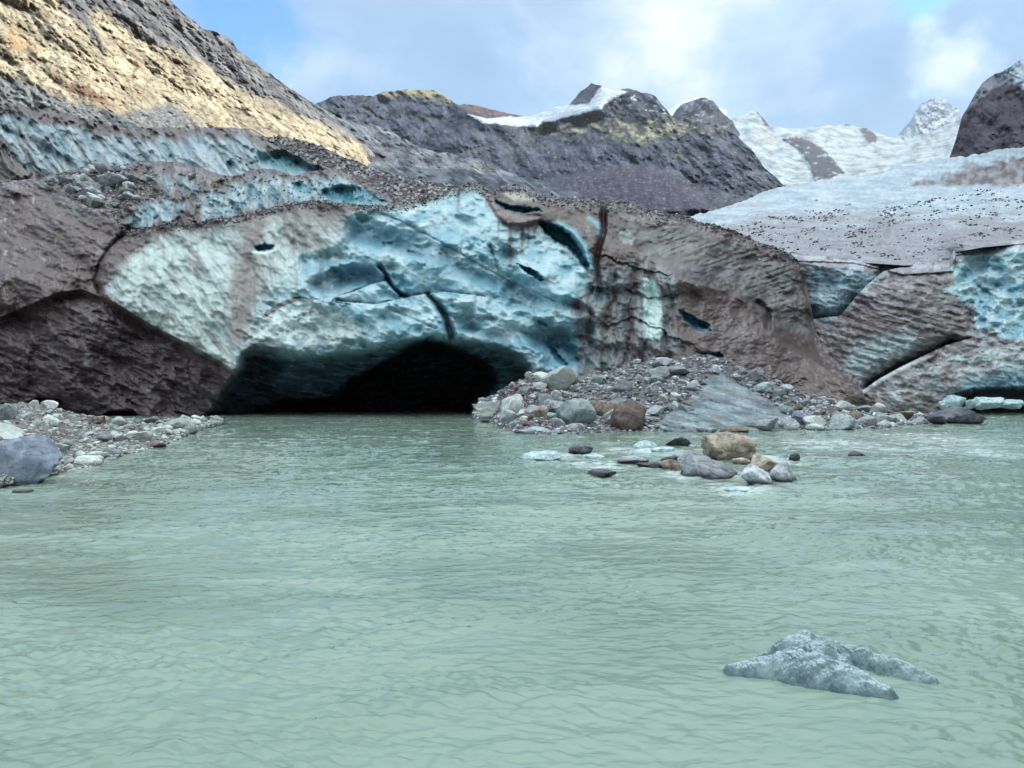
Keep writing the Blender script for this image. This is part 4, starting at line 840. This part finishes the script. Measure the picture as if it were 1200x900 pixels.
SM = dict(
    white=stone_mat('pale_stone', (.42, .47, .45), (.70, .74, .70)),
    grey=stone_mat('grey_stone', (.20, .22, .24), (.42, .45, .47)),
    green=stone_mat('grey_green_stone', (.17, .22, .23), (.36, .43, .43)),
    blue=stone_mat('blue_grey_stone', (.12, .14, .20), (.32, .37, .45), wet=True),
    brown=stone_mat('brown_stone', (.14, .10, .10), (.32, .24, .21)),
    rust=stone_mat('rust_stone', (.16, .11, .09), (.38, .33, .28)),
    tan=stone_mat('tan_stone', (.16, .13, .12), (.55, .48, .38), wet=True),
    dark=stone_mat('dark_wet_stone', (.045, .045, .06), (.14, .14, .17), .45, wet=True),
    wetgrey=stone_mat('wet_grey_stone', (.14, .15, .19), (.60, .63, .66), .6, wet=True))
icem = bpy.data.materials.new('clear_ice'); icem.use_nodes = True
def _icem():
    nt = icem.node_tree; N = nt.nodes; L = nt.links; p = N['Principled BSDF']; tc = N.new('ShaderNodeTexCoord')
    n = N.new('ShaderNodeTexNoise'); n.inputs['Scale'].default_value = 6; n.inputs['Detail'].default_value = 9; n.inputs['Roughness'].default_value = .7; L.new(tc.outputs['Object'], n.inputs[0])
    cr = N.new('ShaderNodeValToRGB'); e = cr.color_ramp.elements; e[0].position = .38; e[0].color = (.30, .46, .50, 1); e[1].position = .62; e[1].color = (.72, .84, .86, 1)
    L.new(n.outputs['Fac'], cr.inputs[0]); L.new(cr.outputs[0], p.inputs['Base Color'])
    p.inputs['Roughness'].default_value = .22; p.inputs['IOR'].default_value = 1.31; p.inputs['Subsurface Weight'].default_value = .35; p.inputs['Subsurface Radius'].default_value = (.1, .3, .4); p.inputs['Subsurface Scale'].default_value = .2
    n2 = N.new('ShaderNodeTexNoise'); n2.inputs['Scale'].default_value = 38; n2.inputs['Detail'].default_value = 5; L.new(tc.outputs['Object'], n2.inputs[0])
    bp = N.new('ShaderNodeBump'); bp.inputs['Strength'].default_value = .9; bp.inputs['Distance'].default_value = .02; L.new(n2.outputs['Fac'], bp.inputs['Height']); L.new(bp.outputs[0], p.inputs['Normal'])
_icem()
def _frost():
    m = icem.copy(); m.name = 'frosted_ice'; nt = m.node_tree; N = nt.nodes; L = nt.links; p = N['Principled BSDF']
    g = N.new('ShaderNodeNewGeometry'); sp = N.new('ShaderNodeSeparateXYZ'); L.new(g.outputs['Normal'], sp.inputs[0])
    tc = [n for n in N if n.type == 'TEX_COORD'][0]
    n = N.new('ShaderNodeTexNoise'); n.inputs['Scale'].default_value = 9; n.inputs['Detail'].default_value = 9; n.inputs['Roughness'].default_value = .68; L.new(tc.outputs['Object'], n.inputs[0])
    a = N.new('ShaderNodeMath'); a.operation = 'MULTIPLY_ADD'; L.new(n.outputs['Fac'], a.inputs[0]); a.inputs[1].default_value = .8; L.new(sp.outputs['Z'], a.inputs[2])
    mr = N.new('ShaderNodeMapRange'); L.new(a.outputs[0], mr.inputs[0]); mr.inputs[1].default_value = 1.12; mr.inputs[2].default_value = 1.5; [x for x in N if x.type == 'BUMP'][0].inputs['Distance'].default_value = .008
    cr = [x for x in N if x.type == 'VALTORGB'][0]; cr.color_ramp.elements[0].color = (.09, .135, .155, 1); cr.color_ramp.elements[1].color = (.26, .36, .38, 1)
    mx = N.new('ShaderNodeMix'); mx.data_type = 'RGBA'; L.new(mr.outputs[0], mx.inputs[0]); L.new(cr.outputs[0], mx.inputs[6]); mx.inputs[7].default_value = (.46, .56, .61, 1)
    L.new(mx.outputs[2], p.inputs['Base Color'])
    rr = N.new('ShaderNodeMapRange'); L.new(mr.outputs[0], rr.inputs[0]); rr.inputs[3].default_value = .07; rr.inputs[4].default_value = .6; L.new(rr.outputs[0], p.inputs['Roughness'])
    p.inputs['Subsurface Weight'].default_value = .1
    return m
FROST = _frost()
SM['ice'] = icem
NROCK = 0
def boulder(px, py, w, h, mat, label, name='boulder', cat='boulder', where='water', depth=.8, sub=4, seed=None, rough=.05, roundn=.0, planes=9, sink=.25, group=None, fb=None):
    """px, py: middle of its foot on the picture; w, h: its size there"""
    global NROCK; NROCK += 1
    rs = np.random.RandomState(seed if seed is not None else int(px * 7 + py * 13))
    if where == 'water': D = wl(py); foot = np.array([(px - 600) / F * D, D, 0.])
    elif where == 'plane': D = fb; foot = world(np.array(float(px)), np.array(float(py)), np.array(float(D)))
    else: foot = layer_at(where, px, py); D = foot[1]
    W = w * D / F; H = h * D / F
    V, Fc = rock_shape(sub, rs, planes, rough, roundn)
    V = V - (V.max(0) + V.min(0)) / 2; V /= (V.max(0) - V.min(0))
    V = V * np.array([W, W * depth, H / (1 - sink)])
    V[:, 2] -= V[:, 2].min() + H / (1 - sink) * sink
    me = mesh_np(name, V, Fc, None, [SM[mat]], False)
    me.set_sharp_from_angle(angle=math.radians(38)) if hasattr(me, 'set_sharp_from_angle') else None
    o = link(name, me, (foot[0], foot[1] + W * depth * .35, foot[2]))
    return tag(o, label, cat, group)

# rocks in the river
R = boulder
R(857, 541, 58, 34, 'tan', 'tall tan angular boulder at the back of the midstream rock cluster', depth=.9, seed=3, planes=8)
R(836, 561, 68, 29, 'wetgrey', 'broad pale grey boulder at the front of the midstream rock cluster', seed=8, planes=9)
R(891, 569, 42, 24, 'wetgrey', 'dark-footed grey boulder at the front, just right of the broad pale one', seed=12)
R(897, 556, 32, 22, 'tan', 'small tan block wedged behind the dark-footed boulder', seed=15)
R(920, 566, 40, 23, 'wetgrey', 'grey brown boulder at the right end of the midstream cluster', seed=21)
R(799, 552, 44, 13, 'tan', 'low brown rock touching the left side of the broad pale boulder', seed=22)
R(797, 523, 28, 11, 'dark', 'dark rounded rock alone in the water above the midstream cluster', seed=23)
R(682, 534, 30, 12, 'dark', 'dark rock with a white ice rim left in the stream', seed=24)
R(706, 559, 38, 8, 'dark', 'flat brown black rock, the nearest rock left of the cluster', seed=25)
R(743, 544, 40, 9, 'wetgrey', 'low blue grey rock between two dark flat rocks', seed=26)
R(764, 549, 34, 7, 'dark', 'flat dark wet rock just left of the cluster', seed=27)
R(786, 543, 22, 9, 'dark', 'small dark rock above the low brown rock', seed=28)
R(932, 542, 14, 11, 'dark', 'tiny pointed dark rock right of the midstream cluster', seed=29, planes=6)
R(1006, 535, 23, 6, 'dark', 'tiny flat dark rock alone far right in the stream', seed=30)
R(872, 545, 24, 8, 'tan', 'small tan stone under the tall tan boulder', seed=31)
R(636, 541, 52, 12, 'ice', 'translucent blue ice floe drifting left of the dark rimmed rock', 'ice_floe', 'ice', seed=33, roundn=.5)
R(696, 537, 28, 5, 'ice', 'white ice scrap leaning on the dark rimmed rock', 'ice_floe', 'ice', seed=34, roundn=.5)
R(757, 527, 28, 11, 'ice', 'white ice lump with a hump beside the lone dark rounded rock', 'ice_floe', 'ice', seed=35, roundn=.4)
R(778, 530, 30, 6, 'ice', 'thin blue ice slab right of the white ice lump', 'ice_floe', 'ice', seed=36, roundn=.5)
R(865, 576, 34, 5, 'ice', 'clear ice scrap in front of the midstream boulders', 'ice_floe', 'ice', seed=37, roundn=.5)
R(23, 579, 22, 6, 'white', 'small white stone in the water before the big blue grey boulder', seed=38, roundn=.6)
# left shore
R(18, 569, 70, 57, 'blue', 'big angular blue grey boulder at the left edge', depth=.9, seed=41, planes=9, rough=.035, roundn=.1)
R(-8, 520, 50, 26, 'white', 'pale boulder peeking over the big blue grey boulder', where='gravel_bank', seed=42)
R(200, 514, 44, 24, 'white', 'large pale rounded boulder at the far tip of the left bank', where='plane', fb=30, seed=43, roundn=.5)
R(204, 516, 24, 14, 'white', 'small pale block leaning before the rounded tip boulder', where='plane', fb=28, seed=44)
R(96, 548, 36, 14, 'white', 'pale flat stone at the water edge of the left bank', where='plane', fb=17.9, seed=45)
R(112, 541, 30, 12, 'white', 'pale stone behind the flat one at the water edge', where='plane', fb=19.5, seed=46)
R(78, 552, 40, 8, 'brown', 'low dark brown slab in the shallows by the left bank', where='plane', fb=17.4, seed=47)
R(54, 478, 20, 9, 'white', 'white stone on the bank top under the ice overhang', where='gravel_bank', seed=48)
R(37, 476, 12, 7, 'white', 'little white stone left of the bank top stone', where='gravel_bank', seed=49)
R(137, 499, 15, 11, 'white', 'white block midway along the bank top', where='gravel_bank', seed=50)
R(112, 497, 22, 10, 'tan', 'yellowish block left of the white block on the bank top', where='gravel_bank', seed=51)
R(8, 492, 24, 20, 'green', 'pale green stone at the upper left corner of the bank', where='gravel_bank', seed=52)
R(172, 527, 34, 9, 'brown', 'flat brown stone at the waterline of the left bank', where='plane', fb=23, seed=53)
R(158, 518, 34, 12, 'white', 'pale slab above the flat brown waterline stone', where='gravel_bank', seed=54)
R(184, 510, 26, 10, 'white', 'pale stone left of the rounded tip boulder', where='gravel_bank', seed=55)
# moraine
MB = 'moraine_bank'
R(655, 458, 46, 30, 'white', 'white pyramid boulder near the top left of the moraine', where=MB, seed=61, planes=8, roundn=.1)
R(573, 493, 40, 24, 'white', 'crumbly white block at the left foot of the moraine', where=MB, seed=62, rough=.12)
R(601, 489, 28, 28, 'white', 'taller crumbly white block beside the left foot block', where=MB, seed=63, rough=.12)
R(597, 494, 24, 14, 'grey', 'round grey stone before the crumbly white blocks', where=MB, seed=64, roundn=.5)
R(738, 503, 44, 34, 'brown', 'large round brown boulder at the foot of the moraine', where=MB, seed=65, roundn=.55, depth=.9)
R(725, 482, 26, 16, 'grey', 'smooth grey boulder behind the round brown one', where=MB, seed=66, roundn=.5)
R(675, 499, 48, 32, 'green', 'big grey green boulder left of the round brown one', where=MB, seed=67, planes=9)
R(708, 489, 28, 20, 'rust', 'rust and grey striped boulder between green and brown ones', where=MB, seed=68)
R(632, 510, 70, 9, 'green', 'long flat pale slab in the water at the moraine foot', where='plane', fb=29.5, seed=69)
R(673, 507, 27, 11, 'wetgrey', 'small grey stone between the flat slab and the green boulder', where='plane', fb=30.3, seed=70)
R(634, 489, 20, 14, 'rust', 'rusty brown stone left of the grey green boulder', where=MB, seed=71)
R(674, 466, 10, 6, 'rust', 'small orange stone above the grey green boulder', where=MB, seed=72)
R(616, 461, 12, 7, 'white', 'lone white stone on the dark dirt of the moraine', where=MB, seed=73)
R(620, 443, 10, 8, 'white', 'white knob at the cave edge of the moraine top', where=MB, seed=74)
R(729, 461, 24, 17, 'grey', 'pale angular stone in the middle of the moraine', where=MB, seed=75)
R(703, 450, 20, 12, 'green', 'pale green block on the upper middle moraine', where=MB, seed=76)
R(766, 463, 16, 12, 'grey', 'pale grey block right of the middle angular stone', where=MB, seed=77)
R(778, 473, 13, 12, 'white', 'upright pale block above the smooth bedrock', where=MB, seed=78)
R(792, 470, 12, 11, 'white', 'rounded pale block at the upper edge of the bedrock', where=MB, seed=79)
R(792, 480, 14, 10, 'white', 'small white block on the left edge of the bedrock', where=MB, seed=80)
R(792, 440, 40, 12, 'grey', 'flat pale slab near the moraine crest', where=MB, seed=81)
R(806, 476, 11, 7, 'rust', 'small red stone on the bedrock edge', where=MB, seed=82)
R(806, 482, 20, 8, 'blue', 'dark blue grey stone on the bedrock edge', where=MB, seed=83)
R(862, 508, 34, 9, 'rust', 'red brown stone at the waterline below the bedrock', where='plane', fb=30.2, seed=84)
R(898, 507, 40, 16, 'grey', 'grey ledge stone at the right foot of the bedrock', where=MB, seed=85)
R(990, 505, 36, 20, 'green', 'dark-based green block at the right end of the moraine', where=MB, seed=86)
R(958, 505, 24, 9, 'white', 'pale rounded stone left of the dark-based green block', where=MB, seed=87, roundn=.5)
R(942, 498, 28, 16, 'blue', 'blue grey block on the lower right moraine', where=MB, seed=88)
R(1018, 500, 24, 13, 'grey', 'grey block right of the dark-based green block', where=MB, seed=89)
R(923, 486, 16, 12, 'green', 'upright greenish stone on the right slope of the moraine', where=MB, seed=90)
R(1056, 493, 34, 12, 'tan', 'tan flat boulder by the small right cave', where=MB, seed=91)
R(1130, 496, 60, 20, 'dark', 'long purple black boulder at the right of the moraine', where='plane', fb=37, seed=92, planes=7)
R(1100, 497, 24, 12, 'dark', 'dark block touching the long purple black boulder', where='plane', fb=36.5, seed=93)
R(1040, 489, 26, 9, 'dark', 'low dark boulder under the ice toe', where=MB, seed=94)
R(1080, 498, 20, 9, 'grey', 'grey stone in the shallows left of the dark block', where='plane', fb=36, seed=95)
R(830, 507, 26, 6, 'wetgrey', 'flat grey stone at the waterline before the bedrock', where='plane', fb=30.3, seed=96)
R(1121, 475, 28, 13, 'ice', 'pointed white ice block, leftmost at the small right cave', 'ice_block', 'ice block', where='plane', fb=48, seed=101)
R(1142, 477, 22, 10, 'ice', 'low pale ice block second from the left at the small cave', 'ice_block', 'ice block', where='plane', fb=48, seed=102)
R(1165, 477, 34, 12, 'ice', 'broad bright ice block in the middle of the small cave mouth', 'ice_block', 'ice block', where='plane', fb=47.5, seed=103, rough=.12)
R(1190, 477, 34, 9, 'ice', 'flat ice block at the right side of the small cave mouth', 'ice_block', 'ice block', where='plane', fb=47.5, seed=104)
R(1109, 477, 14, 8, 'ice', 'small ice crumb left of the pointed ice block', 'ice_block', 'ice block', where='plane', fb=47.5, seed=105)

# templates and copies of the smaller stones
TEMPL = []
for i in range(10):
    V, Fc = rock_shape(3, np.random.RandomState(500 + i), 12, .05, .04); V = V / (V.max(0) - V.min(0))
    TEMPL.append((V, Fc))
stone_meshes = {}
def stone(P, size, mat, k, rs, label, group, flat=1.):
    key = (k, mat)
    if key not in stone_meshes:
        me = mesh_np('stone', TEMPL[k][0], TEMPL[k][1], None, [SM[mat]], False); stone_meshes[key] = link('stone', me); o = stone_meshes[key]
    else:
        o = stone_meshes[key].copy(); COL.objects.link(o)
    o.location = (P[0], P[1] - .1 * size, P[2] + .16 * size * flat); o.rotation_euler = (rs.uniform(-.3, .3), rs.uniform(-.3, .3), rs.uniform(0, 6.28))
    o.scale = (size, size * rs.uniform(.65, 1.), size * flat * rs.uniform(.5, .85))
    tag(o, label, 'stone', group)
rs = np.random.RandomState(42)
nst = 0
def sample(layern, n, x0, x1, v0, v1, smin, smax, mats, label, group, avoid=None, keep=None, flat=1.):
    global nst; c = 0; tries = 0
    while c < n and tries < n * 30:
        tries += 1
        px = rs.uniform(x0, x1); v = rs.uniform(v0, v1)
        P = on_layer(layern, np.array(px), np.array(v)); py = 450 - (P[2] - CAMZ) / P[1] * F
        if avoid is not None and poly_sdf(np.array([px]), np.array([py]), avoid)[0] > 0: continue
        if keep is not None and poly_sdf(np.array([px]), np.array([py]), keep)[0] < 0: continue
        s = smin * (smax / smin) ** (rs.rand() ** 1.6) * P[1] / F
        stone(P, s, mats[rs.randint(len(mats))], rs.randint(10), rs, label, group, flat); c += 1; nst += 1
GL = ['grey', 'grey', 'white', 'wetgrey', 'grey', 'white', 'brown', 'green']
sample('moraine_bank', 100, 600, 1060, .04, .93, 11, 27, GL, 'loose grey or pale stone heaped on the moraine bank', 'loose stones on the moraine bank', avoid=SLAB, flat=1.1)
sample('gravel_bank', 80, -20, 240, .05, .9, 9, 20, ['white', 'white', 'grey', 'white', 'green'], 'pale loose stone lying on the left gravel bank', 'loose stones on the left gravel bank')
sample('second_ice_ridge', 40, 48, 182, .3, .95, 10, 26, ['grey', 'white', 'grey', 'wetgrey', 'grey'], 'grey stone in the rock pile on the left ice ledge', 'stones piled on the left ice ledge', keep=[(48, 210), (90, 196), (180, 188), (182, 235), (130, 247), (100, 240)])
sample('second_ice_ridge', 10, 180, 290, .5, .97, 6, 12, ['grey', 'tan', 'blue'], 'stone scattered on the brown dirt of the ice ridge', 'stones on the dirt of the ice ridge')

# gravel and rubble too many to count: one object per patch
def rubble(name, layern, n, x0, x1, v0, v1, smin, smax, cols, seed, avoid=None, keep=None, sub=1, vpow=1., flat=.7, label=None, clump=None):
    r = np.random.RandomState(seed)
    px = r.uniform(x0, x1, n * 5); v = v0 + (v1 - v0) * r.rand(n * 5)**vpow
    P = on_layer(layern, px, v); py = 450 - (P[:, 2] - CAMZ) / P[:, 1] * F; ok = np.ones(len(px), bool)
    if avoid is not None: ok &= poly_sdf(px, py, avoid) < 0
    if keep is not None: ok &= (poly_sdf(px, py, keep) + 6 * fbm(px / 12, py / 12, seed)) > 0
    if clump: ok &= (fbm(px / clump[0], py / clump[1], seed + 1, 4, .65) + .15 * r.randn(len(px))) > clump[2]
    P = P[ok][:n]; n = len(P)
    T = [rock_shape(sub, np.random.RandomState(seed + q), 8, .05, .15) for q in range(8)]
    Vs = []; Fs = []; Cs = []; off = 0; cols = np.array(cols)
    for q in range(8):
        idx = np.arange(q, n, 8); m = len(idx)
        if not m: continue
        TV, TF = T[q]; s = smin * (smax / smin)**(r.rand(m)**2.) * P[idx, 1] / F * .55
        a = r.uniform(0, 6.28, m); ca, sa = np.cos(a), np.sin(a); sy = r.uniform(.6, 1, m); sz = r.uniform(.6, 1., m) * flat
        x = TV[None, :, 0] * s[:, None]; y = TV[None, :, 1] * (s * sy)[:, None]; z = TV[None, :, 2] * (s * sz)[:, None]
        V = np.stack([x * ca[:, None] - y * sa[:, None], x * sa[:, None] + y * ca[:, None], z], -1) + P[idx][:, None] + np.stack([s * 0, -s * .1, s * .25 * flat], -1)[:, None]
        Vs.append(V.reshape(-1, 3)); Fs.append((TF[None] + (np.arange(m) * len(TV))[:, None, None] + off).reshape(-1, 3)); off += m * len(TV)
        c = cols[r.randint(len(cols), size=m)] * r.uniform(.65, 1.25, (m, 1)); Cs.append(np.repeat(c, len(TV), 0))
    me = mesh_np(name, np.concatenate(Vs), np.concatenate(Fs), np.concatenate(Cs), [M_RUB], False)
    tag(link(name, me), label, None, None, 'stuff')
GC = [(.46, .50, .53), (.34, .37, .40), (.60, .63, .64), (.22, .23, .26), (.38, .36, .36), (.34, .38, .42), (.16, .14, .15)]
LC = [(.50, .54, .50), (.38, .40, .38), (.60, .64, .60), (.26, .27, .27), (.42, .38, .34), (.33, .38, .38)]
DC = [(.10, .08, .09), (.18, .16, .17), (.32, .34, .37), (.46, .49, .52), (.14, .12, .13)]
DIRTP = [(565, 470), (585, 458), (610, 443), (645, 440), (655, 460), (640, 478), (600, 480)]
rubble('moraine_gravel', 'moraine_bank', 6500, 556, 1120, 0, 1, 2.2, 13, GC, 701, avoid=[(p[0] + (4 if p[0] < 850 else -4), p[1]) for p in SLAB], label='loose grey gravel covering the moraine')
rubble('shore_gravel', 'gravel_bank', 5500, -60, 260, 0, 1, 2., 11, LC, 702, vpow=1.2, label='pale gravel covering the left bank')
rubble('slope_rubble', 'rubble_slope', 3800, 310, 790, .1, 1, 1.6, 7, DC, 703, label='grey rubble covering the slope behind the ice front')
rubble('ledge_rubble', 'second_ice_ridge', 900, 45, 190, .25, 1, 1.8, 7, GC, 704, keep=[(44, 212), (90, 198), (180, 190), (186, 235), (130, 250), (95, 242)], label='small stones of the rock pile on the ice ledge')
rubble('ridge_rubble', 'second_ice_ridge', 500, 170, 480, .55, 1, 1.2, 5, DC, 705, label='small stones on the dirt of the second ice ridge')
rubble('crest_rubble', 'ice_front', 3000, 130, 940, .955, 1, 1.4, 5.5, DC, 706, vpow=.5, label='small stones along the crest of the ice front')
rubble('plateau_debris', 'glacier_plateau', 2400, 830, 1280, .05, .62, 1.2, 5.5, [(.05, .05, .065), (.09, .085, .10), (.16, .15, .17)], 707, vpow=.9, clump=(38, 7, .22), label='dark stones scattered on the white glacier surface')
rubble('cliff_foot_rubble', 'gravel_bank', 300, 180, 262, .7, 1, 2, 8, [(.07, .07, .08), (.12, .12, .14)], 708, label='dark wet stones at the cave edge')

# ------------------------------------------------------------------ the ice chunk in the foreground
def chunk():
    Dm = wl(790); cx = (964 - 600) / F * Dm; k = Dm / F * .93
    nx, ny = 420, 260
    X = np.linspace(-125, 130, nx)[None].repeat(ny, 0); Y = np.linspace(-1, 1, ny)[:, None].repeat(nx, 1)
    # picture-sized plan: x in px, y = distance away in px-sized units of the same scale
    Yp = Y * 95 + 30
    def capsule(pts):
        best = np.full(X.shape, -99.)
        for (x0, y0, r0, h0), (x1, y1, r1, h1) in zip(pts[:-1], pts[1:]):
            ex, ey = x1 - x0, y1 - y0; t = np.clip(((X - x0) * ex + (Yp - y0) * ey) / (ex * ex + ey * ey), 0, 1)
            d = np.sqrt((X - x0 - t * ex)**2 + (Yp - y0 - t * ey)**2) / (r0 + (r1 - r0) * t); h = h0 + (h1 - h0) * t
            best = np.maximum(best, h * (1 - d**1.7) - 3 * (d > 1))
        return best
    Yp = Y * 110 + 8
    a = capsule([(-116, 18, 10, 8), (-70, 22, 22, 20), (-30, 12, 32, 31), (2, -8, 30, 28), (26, -24, 22, 20), (48, -40, 13, 12)]); a = np.maximum(a, capsule([(-60, 26, 26, 22), (-30, 32, 36, 34), (6, 22, 34, 35), (22, 8, 22, 24)]))     # front limb
    b = capsule([(-60, 34, 14, 14), (-40, 42, 24, 26), (-8, 52, 28, 38), (14, 50, 22, 33), (45, 40, 18, 26), (80, 20, 17, 20), (104, 4, 15, 15), (120, -4, 12, 11)])     # back limb reaching right
    H = np.maximum(a, b) + 3.5 * np.exp(-((a - b) / 6)**2)
    m = ss(-4, 6, H)
    H = H + m * (6.5 * fbm(X / 26, Yp / 20, 401, 4) + 2.6 * ridged(X / 13, Yp / 12, 402, 4) + .9 * ridged(X / 5, Yp / 5, 403, 3) + .5 * fbm(X / 2.2, Yp / 2.2, 404, 2))
    g, s, t = line_d(X, Yp, [(-70, 30), (-35, 30), (-5, 26), (15, 16)]); H = H - 7 * np.exp(-(g / 4)**2)
    H = np.clip(H, -14, 99); H = np.where(H < 0, H * 2.2, H)
    Z = H * k; V = np.stack([X * k, Yp * k * 1.15, Z], -1)
    edge = (np.abs(Y) > .995) | (np.abs(X - 2.5) > 127); V[..., 2] = np.where(edge, -.2, V[..., 2])
    V = V.reshape(-1, 3); Fc = grid_faces(ny, nx)
    keep = (V[Fc, 2].max(1) > -.13); Fc = Fc[keep]; used = np.unique(Fc); mp = -np.ones(len(V), int); mp[used] = np.arange(len(used))
    V = V[used]; Fc = mp[Fc]
    # closed below by a shallow keel
    n0 = len(V); Vb = V.copy(); Vb[:, 2] = -.17; V2 = np.concatenate([V, Vb]); F2 = np.concatenate([Fc, (Fc + n0)[:, ::-1]])
    me = mesh_np('ice_chunk', V2, F2, None, [FROST])
    o = link('ice_chunk', me, (cx, Dm - .1, 0))
    tag(o, 'large frosted ice chunk with two arms floating alone in the foreground', 'ice chunk')
chunk()
def haze():
    V = [(x, y, z) for z in (-2.5, 1500) for x, y in ((-5900, -1900), (5900, -1900), (5900, 5900), (-5900, 5900))]
    me = mesh_np('haze', V, [(3, 2, 1, 0), (4, 5, 6, 7), (0, 1, 5, 4), (1, 2, 6, 5), (2, 3, 7, 6), (3, 0, 4, 7)])
    m = bpy.data.materials.new('thin_haze'); m.use_nodes = True; nt = m.node_tree; N = nt.nodes; N.clear()
    o = N.new('ShaderNodeOutputMaterial'); v = N.new('ShaderNodeVolumePrincipled'); v.inputs['Color'].default_value = (.80, .90, 1, 1); v.inputs['Density'].default_value = .00005; v.inputs['Anisotropy'].default_value = .3
    nt.links.new(v.outputs[0], o.inputs['Volume']); me.materials.append(m)
    tag(link('haze', me), 'thin mountain haze', None, None, 'stuff')
haze()
print('stones', nst, 'boulders', NROCK)
